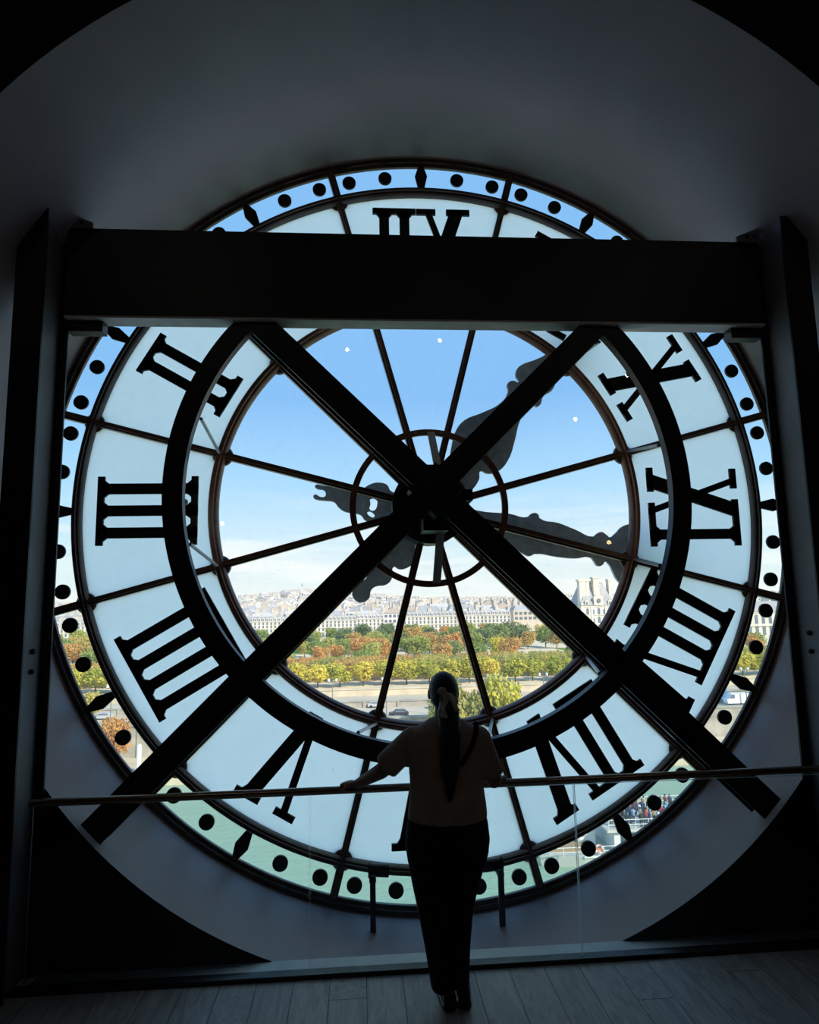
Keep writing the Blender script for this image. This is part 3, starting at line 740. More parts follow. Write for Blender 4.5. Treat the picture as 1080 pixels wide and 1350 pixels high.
# ------------------------------------------------------------------ spotlights: small ones on the frame (mirrored in the panes), larger ones added under the ceiling as unseen fill
BULB = emit('warm_lamp', (1.0, 0.90, 0.78), 45.0)
BULB2 = emit('orange_lamp', (1.0, 0.66, 0.34), 40.0)
for (u_, v_), on, m, lab in (((458, 461), 'beam', BULB, 'small spotlight behind the steel beam, mirrored in the upper left pane'), ((580, 449), 'beam', BULB, 'small spotlight behind the steel beam, mirrored in the upper middle pane'),
                    ((759, 553), 'hoop', BULB, 'small spotlight behind the hoop, mirrored in the upper right pane'), ((293, 690), 'hoop', BULB, 'small spotlight behind the hoop at the left, mirrored low in the clear pane'), ((803, 715), 'hoop', BULB2, 'orange spotlight behind the hoop, mirrored before the minute hand')):
    d = cam.rotation_euler.to_matrix() @ Vector(((u_-540)/870.0, -(v_-675)/870.0, -1)); d = d/d.y
    q = CAM + d*(0-CAM.y); yl = -0.545; p = q + Vector((d.x, -1, d.z))*(-yl)
    e = empty('spotlight', p, lab, 'lamp', 'small spotlights on the steel frame')
    sub(e, MB().tube([(p.x, -0.580, p.z), (p.x, yl-0.004, p.z)], [0.014, 0.020], 12).build('housing', BLACK, smooth=True))
    sub(e, MB().ball((p.x, yl, p.z), 0.017, 12, 8).build('lens', m))
BULB3 = emit('fill_glow', (1.0, 0.88, 0.74), 60.0)  # added fill lamps, out of view, to lift the room softly
for x, y, lab in ((-2.6, -5.4, 'added fill light above the left of the room'), (0.6, -6.6, 'added fill light above the middle of the room'), (3.2, -5.6, 'added fill light above the right of the room')):
    c0 = Vector((x, y, 6.15)); e = empty('fill_light', c0, lab, 'lamp', 'added fill lights')
    d = (Vector((0.0, -1.2, 0.8)) - c0).normalized()
    sub(e, MB().tube([c0 - d*0.16, c0 - d*0.01, c0], [0.06, 0.07, 0.07], 14).build('housing', BLACK, smooth=True))
    sub(e, MB().tube([c0 + d*0.001, c0 + d*0.012], [0.062, 0.056], 14).build('lens', BULB3))
    sub(e, MB().tube([c0 - d*0.08, (x, y, 6.6)], 0.012, 8).build('stem', BLACK))

# ------------------------------------------------------------------ the city outside
random.seed(7)
GX, GY, GZ = CAM.x, CAM.y, CAM.z
def W(x, d, r): return (x+GX, d+GY, r+GZ)
STONE = mat('pale_limestone', (0.70, 0.65, 0.55), 0.9, 0, 0.1, 0.10, 0.15, objvar=0.08)
STONE2 = mat('quay_stone', (0.64, 0.55, 0.40), 0.9, 0, 0.1, 0.16, 0.25)
WALLG = mat('grey_quay_wall', (0.40, 0.37, 0.31), 0.9, 0, 0.1, 0.25, 0.35)
ASPH = mat('pale_asphalt', (0.58, 0.51, 0.39), 0.9, 0, 0.1, 0.12, 0.12)
SAND = mat('garden_sand', (0.72, 0.63, 0.47), 0.95, 0, 0.05, 0.10, 0.06)
LAWN = mat('lawn', (0.20, 0.30, 0.06), 0.95, 0, 0.05, 0.25, 0.3)
SLATE = mat('blue_slate', (0.38, 0.38, 0.39), 0.6, 0, 0.3, 0.15, 0.3, objvar=0.12)
PANE = mat('far_window_glass', (0.16, 0.19, 0.24), 0.2, 0, 0.5)
CHIM = mat('chimney_brick', (0.64, 0.56, 0.46), 0.9, 0, 0.1, 0.15, 0.5)
BARK = mat('bark', (0.10, 0.075, 0.055), 0.9, 0, 0.1, 0.2, 2)

# river
wm = bpy.data.materials.new('green_river_water'); wm.use_nodes = True
t = wm.node_tree; n = t.nodes; l = t.links; b = n['Principled BSDF']
b.inputs['Base Color'].default_value = (0.25, 0.40, 0.29, 1); b.inputs['Roughness'].default_value = 0.12; b.inputs['IOR'].default_value = 1.33
geo = n.new('ShaderNodeNewGeometry'); mpn = n.new('ShaderNodeMapping'); mpn.inputs['Scale'].default_value = (0.35, 0.9, 1.0)
l.new(geo.outputs['Position'], mpn.inputs[0])
no = n.new('ShaderNodeTexNoise'); no.inputs['Scale'].default_value = 0.9; no.inputs['Detail'].default_value = 6; no.inputs['Roughness'].default_value = 0.65
l.new(mpn.outputs[0], no.inputs['Vector'])
bp = n.new('ShaderNodeBump'); bp.inputs['Strength'].default_value = 0.9; bp.inputs['Distance'].default_value = 0.35
l.new(no.outputs['Fac'], bp.inputs['Height']); l.new(bp.outputs[0], b.inputs['Normal'])
mb = MB().box(-700+GX, 900+GX, 18+GY, 124.2+GY, GZ-33, GZ-31)
tag(mb.build('river', wm), 'green rippled river below the clock', 'river', kind='stuff')
# far bank
mb = MB()
mb.box(-700, 900, 124, 141, GZ-33, GZ-29.5)
o = mb.build('river_quay', STONE2, loc=(GX, GY, 0)); tag(o, 'pale lower stone quay along the far river edge', 'quay', kind='structure')
mb = MB().box(-700, 900, 140, 141.2, GZ-31, GZ-23.6).box(-700, 900, 139.8, 141.4, GZ-23.6, GZ-23.25)
for k in range(-40, 60): mb.box(k*9.0, k*9.0+0.8, 139.7, 140, GZ-29.5, GZ-23.6)
tag(mb.build('quay_wall', WALLG, loc=(GX, GY, 0)), 'grey stone quay wall with coping below the road', 'wall', kind='structure')
mb = MB().box(-700, 900, 141, 181, GZ-31, GZ-24.3)
tag(mb.build('quay_road', ASPH, loc=(GX, GY, 0)), 'pale quay road running along the river', 'road', kind='structure')
mb = MB().box(-700, 900, 180, 181.2, GZ-25, GZ-22.7).box(-700, 900, 179.8, 181.4, GZ-22.7, GZ-22.4)
tag(mb.build('terrace_wall', STONE2, loc=(GX, GY, 0)), 'beige garden terrace wall behind the quay road', 'wall', kind='structure')
mb = MB().box(-700, 900, 160, 160.8, GZ-24.5, GZ-23.0).box(-700, 900, 159.8, 161.0, GZ-23.0, GZ-22.8)
for k in range(-60, 80): mb.box(k*8.0, k*8.0+0.6, 159.7, 160, GZ-24.3, GZ-23.0)
tag(mb.build('embankment_wall', WALLG, loc=(GX, GY, 0)), 'low grey wall with piers between the two quay roads', 'wall', kind='structure')
mb = MB().box(-900, 1100, 181, 244, GZ-26, GZ-23.0).box(-900, 1100, 244, 520, GZ-26, GZ-24.0)
tag(mb.build('garden_ground', SAND, loc=(GX, GY, 0)), 'sandy ground of the formal gardens', 'ground', kind='structure')
for x0, x1, d0, d1, lb in ((-60, -22, 262, 300, 'left'), (22, 70, 262, 300, 'middle'), (95, 150, 268, 330, 'right'), (-75, -20, 330, 380, 'far left')):
    tag(MB().box(x0, x1, d0, d1, GZ-24.0, GZ-23.9).build('lawn', LAWN, loc=(GX, GY, 0)), 'clipped lawn in the gardens, the %s one' % lb, 'lawn', 'garden lawns')

# ---- trees: crowns of leaf clumps, trunk and limbs
def leafmat(name, c, c2):
    m = bpy.data.materials.new(name); m.use_nodes = True
    t = m.node_tree; n = t.nodes; l = t.links; b = n['Principled BSDF']
    b.inputs['Roughness'].default_value = 0.8; b.inputs['Specular IOR Level'].default_value = 0.1
    geo = n.new('ShaderNodeNewGeometry'); no = n.new('ShaderNodeTexNoise'); no.inputs['Scale'].default_value = 0.45; no.inputs['Detail'].default_value = 5
    l.new(geo.outputs['Position'], no.inputs['Vector'])
    oi = n.new('ShaderNodeObjectInfo'); ad = n.new('ShaderNodeMath'); ad.operation = 'ADD'
    mr = n.new('ShaderNodeMapRange'); mr.inputs[3].default_value = -0.22; mr.inputs[4].default_value = 0.22
    l.new(oi.outputs['Random'], mr.inputs[0]); l.new(no.outputs['Fac'], ad.inputs[0]); l.new(mr.outputs[0], ad.inputs[1])
    rp = n.new('ShaderNodeValToRGB'); rp.color_ramp.elements[0].color = c + (1,); rp.color_ramp.elements[1].color = c2 + (1,)
    rp.color_ramp.elements[0].position = 0.32; rp.color_ramp.elements[1].position = 0.68
    l.new(ad.outputs[0], rp.inputs[0]); l.new(rp.outputs[0], b.inputs['Base Color'])
    tr = n.new('ShaderNodeBsdfTranslucent'); mx = n.new('ShaderNodeMixShader'); mx.inputs[0].default_value = 0.35
    l.new(rp.outputs[0], tr.inputs['Color']); l.new(b.outputs[0], mx.inputs[1]); l.new(tr.outputs[0], mx.inputs[2])
    l.new(mx.outputs[0], n['Material Output'].inputs['Surface'])
    return m
LF = {'yellow': leafmat('yellow_green_leaves', (0.44, 0.46, 0.07), (0.80, 0.68, 0.12)),
      'orange': leafmat('orange_leaves', (0.56, 0.42, 0.13), (0.74, 0.40, 0.14)),
      'green': leafmat('green_leaves', (0.28, 0.36, 0.10), (0.52, 0.52, 0.14)),
      'dark': leafmat('dark_green_leaves', (0.20, 0.26, 0.12), (0.34, 0.38, 0.14)),
      'olive': leafmat('olive_yellow_leaves', (0.40, 0.40, 0.12), (0.66, 0.54, 0.14))}
def crown_mesh(name, lumps, n, size, m, rnd):
    mb = MB(); vs = []; fs = []
    tot = sum(r[0]*r[1]*r[2] for _, r in lumps)
    for c, r in lumps:
        for _ in range(int(n*r[0]*r[1]*r[2]/tot)):
            while True:
                d = Vector((rnd.uniform(-1,1), rnd.uniform(-1,1), rnd.uniform(-1,1)))
                if 0.05 < d.length < 1: break
            d = d.normalized()*(0.55+0.45*rnd.random())
            p = Vector((c[0]+d.x*r[0], c[1]+d.y*r[1], c[2]+d.z*r[2]))
            nn = (d + Vector((rnd.uniform(-1,1), rnd.uniform(-1,1), rnd.uniform(-1,1)))*0.8).normalized()
            u = nn.orthogonal().normalized(); w = nn.cross(u); an = rnd.random()*PI; u, w = u*math.cos(an)+w*math.sin(an), w*math.cos(an)-u*math.sin(an)
            s_ = size*(0.6+0.8*rnd.random()); k = len(vs)
            vs += [p-u*s_*0.5, p+w*s_*0.34, p+u*s_*0.5+nn*s_*0.12, p-w*s_*0.34]; fs.append((k, k+1, k+2, k+3))
    mb.add(vs, fs); return mb.mesh(name, m, fix=False)
def trunk_mesh(h, r, top, rnd, spread):
    mb = MB().tube([(0,0,-0.2), (rnd.uniform(-.1,.1), 0, h*0.5), (rnd.uniform(-.15,.15), rnd.uniform(-.1,.1), h)], [r, r*0.8, r*0.65], 8)
    for k in range(4):
        a = 2*PI*k/4 + rnd.random(); mb.tube([(0,0,h*0.85), (spread*0.4*math.cos(a), spread*0.4*math.sin(a), h+(top-h)*0.35), (spread*0.7*math.cos(a), spread*0.7*math.sin(a), h+(top-h)*0.65)], [r*0.5, r*0.35, r*0.12], 6)
    return mb.mesh('trunk', BARK)
rnd = random.Random(3)
def lumps_round(h0, h1, w, k, rnd):
    out = [((0,0,(h0+h1)/2), (w*0.36, w*0.36, (h1-h0)*0.46))]
    for i in range(k):
        a = 2*PI*i/k + rnd.random(); z = h0 + (h1-h0)*(0.25+0.55*rnd.random()); q = w*0.26
        out.append(((math.cos(a)*q, math.sin(a)*q, z), (w*0.24*(0.8+0.5*rnd.random()), w*0.24, (h1-h0)*0.22)))
    return out
ROW = []
for i in range(5):
    ROW.append((crown_mesh('crown', lumps_round(1.0, 6.7, 5.6, 10, rnd), 1700, 0.58, LF['yellow'], rnd), trunk_mesh(2.2, 0.16, 6.0, rnd, 2.2)))
def lumps_box(w, h0, h1):
    return [((x, y, z), (w*0.30, w*0.30, (h1-h0)*0.32)) for x in (-w*0.3, w*0.3) for y in (-w*0.25, w*0.25) for z in (h0+(h1-h0)*0.3, h0+(h1-h0)*0.72)]
CLIP = []
for i in range(3):
    CLIP.append((crown_mesh('crown', lumps_box(6.4, 1.4, 6.2), 1200, 0.6, LF['orange'], rnd), trunk_mesh(2.2, 0.17, 5.5, rnd, 2.2)))
CLIPY = [(crown_mesh('crown', lumps_box(6.4, 1.4, 6.3), 1200, 0.6, LF['olive'], rnd), CLIP[0][1])]
BIG = {}
for kd in ('orange', 'green', 'dark', 'olive', 'yellow'):
    BIG[kd] = [(crown_mesh('crown', lumps_round(1.2, 10.0, 10.0, 12, rnd), 2000, 0.8, LF[kd], rnd), trunk_mesh(2.6, 0.28, 9, rnd, 4.0)) for _ in range(2)]
def tree(name, pair, loc, sc, rz, label, group, cat='tree'):
    e = empty(name, loc, label, cat, group, rz=rz); e.scale = sc
    inst('crown', pair[0], e); inst('trunk', pair[1], e); return e
i = 0
for k in range(-15, 24):
    x = k*6.1 + rnd.uniform(-0.6, 0.6); 
    tree('plane_tree', ROW[k % 5], W(x, 190+rnd.uniform(-1.2, 1.2), -23.05), (rnd.uniform(1.25,1.5),)*2+(rnd.uniform(1.0,1.16),), rnd.random()*6,
         'yellow-green young tree, %s from the left in the row along the terrace wall' % ordn(i), 'row of yellow trees on the terrace'); i += 1
for r_, dd in enumerate((203.0, 211.0, 219.0)):
    i = 0
    for k in range(-15, 24):
        x = k*6.3 + 2.0*r_
        m_ = CLIPY[0] if (r_ < 2 and k > 3) or k > 6 or (k % 5 == 3) else CLIP[k % 3]
        tree('clipped_tree', m_, W(x, dd, -23.05), (1.04, 1.04, 1.0), (k % 4)*PI/2,
             'box-clipped autumn tree, %s from the left in the %s row behind the yellow trees' % (ordn(i), ('first','second','third')[r_]), 'box-clipped tree rows'); i += 1
# garden trees: (pixel-measured bearing, distance, kind, height factor)
G = [(-0.115, 300, 'green', 0.75), (-0.085, 310, 'olive', 0.8), (-0.05, 320, 'green', 0.85), (-0.02, 315, 'olive', 0.85), (0.0, 268, 'orange', 1.15), (0.012, 262, 'green', 0.95), (0.030, 275, 'orange', 1.05),
     (0.045, 300, 'green', 0.95), (0.062, 330, 'dark', 1.1), (0.085, 280, 'green', 1.1), (0.075, 330, 'orange', 1.3), (0.10, 300, 'orange', 1.1), (0.118, 310, 'dark', 1.1), (0.135, 285, 'orange', 1.15), (0.152, 330, 'dark', 1.2),
     (0.165, 300, 'green', 1.1), (0.185, 320, 'dark', 1.2), (0.205, 330, 'dark', 1.35), (0.222, 345, 'dark', 1.4), (0.24, 350, 'dark', 1.2), (0.205, 280, 'yellow', 0.95), (-0.15, 320, 'green', 0.9), (-0.19, 310, 'olive', 0.9),
     (-0.22, 320, 'orange', 1.0), (-0.26, 300, 'green', 1.0), (-0.30, 310, 'olive', 1.0), (-0.34, 290, 'orange', 1.1), (-0.37, 300, 'orange', 1.1), (-0.385, 280, 'orange', 1.2), (-0.40, 310, 'olive', 1.2), (-0.415, 285, 'orange', 1.1), (-0.43, 300, 'green', 1.2), (-0.45, 290, 'orange', 1.1),
     (0.50, 300, 'green', 1.0), (0.56, 280, 'dark', 0.9), (0.61, 290, 'green', 0.8), (0.66, 300, 'dark', 1.0), (0.02, 360, 'green', 1.0), (-0.03, 370, 'dark', 1.0), (-0.07, 380, 'green', 0.9), (0.10, 370, 'dark', 1.1), (0.14, 380, 'green', 1.1)]
nm = {'orange': 'rust-orange', 'green': 'mid-green', 'dark': 'dark green', 'olive': 'olive-yellow', 'yellow': 'bright yellow'}
rg = random.Random(11)
for az0, az1, n_ in ((-0.16, 0.25, 46), (-0.47, -0.36, 12), (-0.36, -0.16, 14), (0.25, 0.70, 16)):
    for q in range(n_):
        for _ in range(30):
            d_ = rg.uniform(238, 440); az_ = az0+(az1-az0)*(q+rg.random())/n_
            if all((g[0]*g[1]-az_*d_)**2+(g[1]-d_)**2 > 81 for g in G): break
        G.append((az_, d_, rg.choice(('green', 'olive', 'orange', 'dark', 'green', 'orange') if az0 > -0.3 or az0 < -0.4 else ('green', 'olive', 'orange')), rg.uniform(0.75, 1.05)*(0.75+d_/1000)))
cnt = {}
for az, d, kd, hf in sorted(G):
    cnt[kd] = cnt.get(kd, 0) + 1
    tree('garden_tree', BIG[kd][cnt[kd] % 2], W(az*d, d, -24.0), (hf, hf, hf*0.98), rnd.random()*6,
         '%s garden tree, %s of its colour from the left, before the stone arcades' % (nm[kd], ordn(cnt[kd]-1)), 'trees in the gardens')
# clipped block of trees at the right
for i in range(5):
    tree('clipped_tree', CLIPY[0], W(108+i*6.2, 400, -24.0), (1.0, 1.0, 1.45), i*PI/2, 'tall box-clipped tree, %s from the left in the far block beside the palace' % ordn(i), 'far clipped block')
# tall trees on the lower quay
for az, d, kd, sc, hz, lab in ((0.128, 131, 'olive', 0.92, 1.55, 'tall loose olive-yellow tree on the quay behind the person'), (0.205, 131, 'yellow', 0.95, 1.62, 'tall yellow-green tree on the quay right of the person'),
                           (0.168, 130, 'olive', 0.8, 1.30, 'shorter olive tree between the two tall quay trees'), (-0.352, 134, 'orange', 0.62, 0.95, 'small orange tree before the grey quay wall at the left'),
                           (-0.372, 128, 'orange', 0.34, 0.50, 'little orange sapling before the quay wall at the left'), (-0.395, 146, 'olive', 0.7, 0.75, 'low olive tree behind the quay parapet at the left')):
    tree('quay_tree', BIG[kd][0], W(az*d, d, -29.5 if d < 141 else -24.3), (sc, sc, hz), 1.3*az*10, lab, 'trees on the quay')

# ---- stone arcade buildings across the gardens
BWD = 20.0
def bld_wall():
    mb = MB().box(-BWD/2, BWD/2, 0, 14, 0, 14.6)
    for z in (4.6, 8.1, 14.4): mb.box(-BWD/2, BWD/2, -0.45, 0, z, z+0.4)
    for x in (-BWD/2+0.3, BWD/2-0.7): mb.box(x, x+0.4, -0.25, 0, 0, 14.4)
    return mb.mesh('wall', STONE)
def bld_roof():
    mb = MB(); a = BWD/2
    mb.add([(-a,0.2,14.8),(a,0.2,14.8),(a,13.8,14.8),(-a,13.8,14.8),(-a,2.6,18.4),(a,2.6,18.4),(a,11.4,18.4),(-a,11.4,18.4)],
           [(0,1,5,4),(1,2,6,5),(2,3,7,6),(3,0,4,7),(4,5,6,7)])
    return mb.mesh('roof', SLATE)
wallm, roofm = bld_wall(), bld_roof()
winm = MB().box(-0.62, 0.62, -0.12, 0.1, 0, 2.3).mesh('window', PANE)
archm = MB().prism([(-1.0,0),(1.0,0),(1.0,3.0),(0.7,3.7),(0,4.0),(-0.7,3.7),(-1.0,3.0)], -0.15, 0.1).mesh('arch', PANE)
dorm = MB().box(-0.8, 0.8, 0.4, 2.6, 15.0, 17.0).prism([(-1.0,17.0),(1.0,17.0),(0,17.7)], 0.3, 2.6).mesh('dormer', STONE)
dwin = MB().box(-0.45, 0.45, 0.33, 0.5, 15.2, 16.7).mesh('dormer_window', PANE)
chm = MB().box(-0.6, 0.6, 3.0, 11.0, 17.0, 20.6)
for q in range(6): chm.tube([(0, 3.6+q*1.3, 20.6), (0, 3.6+q*1.3, 21.4)], 0.22, 6)
chm = chm.mesh('chimney', [CHIM])
def arcade(x, d, rz, label, base=-24.0, hs=1.0):
    e = empty('arcade_building', W(x, d, base), label, 'building', 'stone arcade buildings', rz=rz); e.scale = (1, 1, hs)
    inst('wall', wallm, e); inst('roof', roofm, e)
    for i in range(7):
        xx = -BWD/2 + (i+0.5)*BWD/7
        inst('arch', archm, e, (xx, 0, 0.2))
        for z in (5.4, 8.9, 11.8): inst('window', winm, e, (xx, 0, z), scale=(1, 1, 1.0 if z < 11 else 0.85))
        dd_ = inst('dormer', dorm, e, (xx, 0, 0)); inst('pane', dwin, dd_)
    for xx in (-BWD/2+0.6, 0.0, BWD/2-0.6): inst('chimney', chm, e, (xx, 0, 0))
    return e
i = 0
for k in range(4):
    arcade(110-10-20*k, 490, 0, 'arcaded stone block, %s from the right end of the long row' % ordn(i), hs=0.93); i += 1
for k in range(14):
    arcade(110-10-80-14-20*k, 488, 0, 'arcaded stone block, %s from the right end of the long row' % ordn(i), hs=0.84 if k > 0 else 0.88); i += 1

# ---- palace pavilion with steep roof, and its wing
def palace():
    x, d = 0.362*455, 455.0
    e = empty('palace_pavilion', W(x, d, -24.0), 'tall palace pavilion with steep slate roof and high chimneys', 'building', rz=0.10)
    w = 12.5
    o = MB().box(-w, w, 0, 22, 0, 19.0)
    for z in (6.2, 12.6, 18.6): o.box(-w-0.4, w+0.4, -0.6, 22.4, z, z+0.5)
    for xx in (-w, -w*0.42, w*0.42, w): o.box(xx-0.7, xx+0.7, -0.5, 0, 0, 18.6)
    o.build('wall', STONE, e)
    mb = MB(); mb.add([(-w,0,19.5),(w,0,19.5),(w,22,19.5),(-w,22,19.5),(-w*0.52,6,35.5),(w*0.52,6,35.5),(w*0.52,16,35.5),(-w*0.52,16,35.5)], [(0,1,5,4),(1,2,6,5),(2,3,7,6),(3,0,4,7),(4,5,6,7)])
    rf = mb.build('roof', SLATE, e)
    MB().box(-w*0.56, w*0.56, 5.6, 16.4, 35.5, 36.6).build('ridge_cresting', STONE, rf)
    pw = MB().box(-0.95, 0.95, -0.2, 0.1, 0, 3.8).prism([(-0.95,3.8),(0.95,3.8),(0,4.6)], -0.2, 0.1).mesh('window', PANE)
    for z in (1.0, 7.2, 13.2):
        for xx in (-8.6, -3.0, 3.0, 8.6) if False else (-8.3, 0, 8.3): inst('window', pw, e, (xx, 0, z))
    for z in (7.2, 13.2):
        for xx in (-3.9, 3.9): inst('window', pw, e, (xx, 0, z), scale=(0.6, 1, 0.8))
    # central pediment dormer
    dz = MB().box(-3.4, 3.4, -0.6, 4.5, 19.5, 24.0).prism([(-4.2,24.0),(4.2,24.0),(3.0,25.6),(1.2,26.6),(-1.2,26.6),(-3.0,25.6)], -0.8, 4.5).box(-2.2, 2.2, 1.5, 7.0, 26.4, 33.0).box(-2.7, 2.7, 1.2, 7.0, 33.0, 33.8).box(-1.9, 1.9, 2.0, 6.0, 33.8, 38.2).box(-2.6, 2.6, 1.6, 6.4, 38.2, 39.2)
    dz = dz.build('central_dormer', STONE, e)
    MB().lathe([(0,-0.9),(1.5,-0.9),(1.5,-0.6),(0,-0.6)], 20, c=(0,0,22.4)).build('round_window', PANE, dz)
    for xx, nm_ in ((-w+2.6, 2), (-w+6.4, 1), (w-1.6, 1)):
        c = MB().box(xx-1.5*nm_*0.8, xx+1.5*nm_*0.8, 2.5, 6.5, 19.5, 36.2).box(xx-1.9*nm_*0.8, xx+1.9*nm_*0.8, 2.1, 6.9, 36.2, 37.6).build('chimney', STONE, e)
    for xx in (-8.6, 8.6):
        a = MB().box(xx-1.3, xx+1.3, -0.4, 3.0, 19.5, 22.2).prism([(xx-1.7,22.2),(xx+1.7,22.2),(xx,23.6)], -0.5, 3.0).build('dormer', STONE, e)
        MB().box(xx-0.7, xx+0.7, -0.5, -0.4, 19.8, 21.8).build('pane', PANE, a)
    for xx in (-w, w): MB().box(xx-0.5, xx+0.5, -0.4, 0.6, 19.5, 21.5).ball((xx, 0.1, 22.2), 0.8, 10, 6).build('finial', STONE, e)
palace()
wingw = MB().box(-15, 15, 0, 16, 0, 13.0)
for z in (5.8, 12.6): wingw.box(-15, 15, -0.5, 0, z, z+0.5)
wingw = wingw.mesh('wall', STONE)
wr = MB(); wr.add([(-15,0.2,13.4),(15,0.2,13.4),(15,15.8,13.4),(-15,15.8,13.4),(-15,4,18.4),(15,4,18.4),(15,12,18.4),(-15,12,18.4)], [(0,1,5,4),(1,2,6,5),(2,3,7,6),(3,0,4,7),(4,5,6,7)])
wr = wr.mesh('roof', SLATE); ww = MB().box(-0.9, 0.9, -0.15, 0.1, 0, 3.6).prism([(-1.3,3.9),(1.3,3.9),(0,4.7)], -0.35, 0.1).mesh('window', PANE)
for i, (x, d) in enumerate(((186+14, 462), (230, 462), (232, 372), (262, 372), (292, 372), (322, 372))):
    e = empty('palace_wing', W(x, d, -24.0), 'long low palace wing, %s from the left beyond the tall pavilion' % ordn(i), 'building', 'palace wings')
    if d < 400: e.scale = (1, 1, 1.12)
    inst('wall', wingw, e); inst('roof', wr, e)
    for k in range(7):
        for z in (1.2, 7.0): inst('window', ww, e, (-12.6+4.2*k, 0, z))

# ---- houses of the city behind, climbing the hill
HC = [mat('house_%s' % n_, c_, 0.9, 0, 0.1, 0.06, 0.05, objvar=0.1) for n_, c_ in (('cream', (0.72, 0.66, 0.56)), ('white', (0.78, 0.75, 0.70)), ('sand', (0.66, 0.57, 0.45)), ('grey', (0.60, 0.60, 0.60)))]
RC = [SLATE, mat('zinc_roof', (0.58, 0.56, 0.53), 0.6, 0, 0.2), mat('tile_roof', (0.56, 0.46, 0.38), 0.9)]
def hillz(x, d):                                   # ground height relative to the camera
    az = x/d; t = max(0, min(1, (d-900)/1900.0)); t = t*t*(3-2*t)
    peak = 36*math.exp(-((az+0.06)/0.10)**2) + 20*math.exp(-((az+0.25)/0.2)**2)
    return -23.0 + t*(16+peak)
HM = {}
for ci, hc in enumerate(HC):
    mb = MB().box(-0.5, 0.5, -0.5, 0.5, -0.6, 1.0); HM[ci] = mb.mesh('wall', hc)
RM = {}
for ri, rc in enumerate(RC):
    mb = MB()
    if ri == 2: mb.prism([(-0.53,1.0),(0.53,1.0),(0,1.28)], -0.53, 0.53)
    elif ri == 0: mb.add([(-.5,-.5,1),(.5,-.5,1),(.5,.5,1),(-.5,.5,1),(-.36,-.3,1.25),(.36,-.3,1.25),(.36,.3,1.25),(-.36,.3,1.25)], [(0,1,5,4),(1,2,6,5),(2,3,7,6),(3,0,4,7),(4,5,6,7)])
    else: mb.add([(-.52,-.52,1),(.52,-.52,1),(.52,.52,1),(-.52,.52,1),(-.52,-.1,1.2),(.52,-.1,1.2),(.52,.1,1.2),(-.52,.1,1.2)], [(0,1,5,4),(1,2,6,5),(2,3,7,6),(3,0,4,7),(4,5,6,7)])
    RM[ri] = mb.mesh('roof', rc)
cst = MB().box(-0.42, -0.30, -0.2, 0.3, 1.0, 1.42).mesh('chimney', CHIM)
hwin = MB().box(-0.055, 0.055, -0.52, -0.48, -0.09, 0.09).mesh('window', PANE)
rnd = random.Random(21); i = 0
hn = []
for d_ in (530, 566, 602, 640, 680):
    x = -0.50*d_
    while x < 0.27*d_:
        wd = rnd.uniform(12, 22); hn.append(((x+wd/2+rnd.uniform(1.5, 4))/d_, d_, wd)); x += wd+rnd.uniform(4, 12)
hc_ = {}
for az_, d_, wd in sorted(hn):
    x = az_*d_; ht = rnd.uniform(17, 21.5) if d_ < 600 else rnd.uniform(18, 23.5)
    e = empty('city_house', W(x, d_, -24.0), 'pale house behind the arcades, %s from the left in its %s rank of roofs' % (ordn(hc_.get(d_, 0)), ('nearest', 'second', 'third', 'fourth', 'farthest')[(530, 566, 602, 640, 680).index(d_)]), 'building', 'houses behind the arcades', rz=rnd.uniform(-.06,.06)); hc_[d_] = hc_.get(d_, 0)+1
    e.scale = (wd, rnd.uniform(14, 20), ht/1.2)
    c_ = rnd.randrange(4); r_ = rnd.choice((0, 0, 1, 1, 2))
    inst('wall', HM[c_], e); inst('roof', RM[r_], e); inst('chimney', cst, e)
    if rnd.random() < 0.6: inst('chimney', cst, e, (0.7, 0, 0))
    for z in (0.62, 0.86):
        for q in range(5): inst('window', hwin, e, (-0.38+0.19*q, 0, z), scale=(1, 1, 0.7))
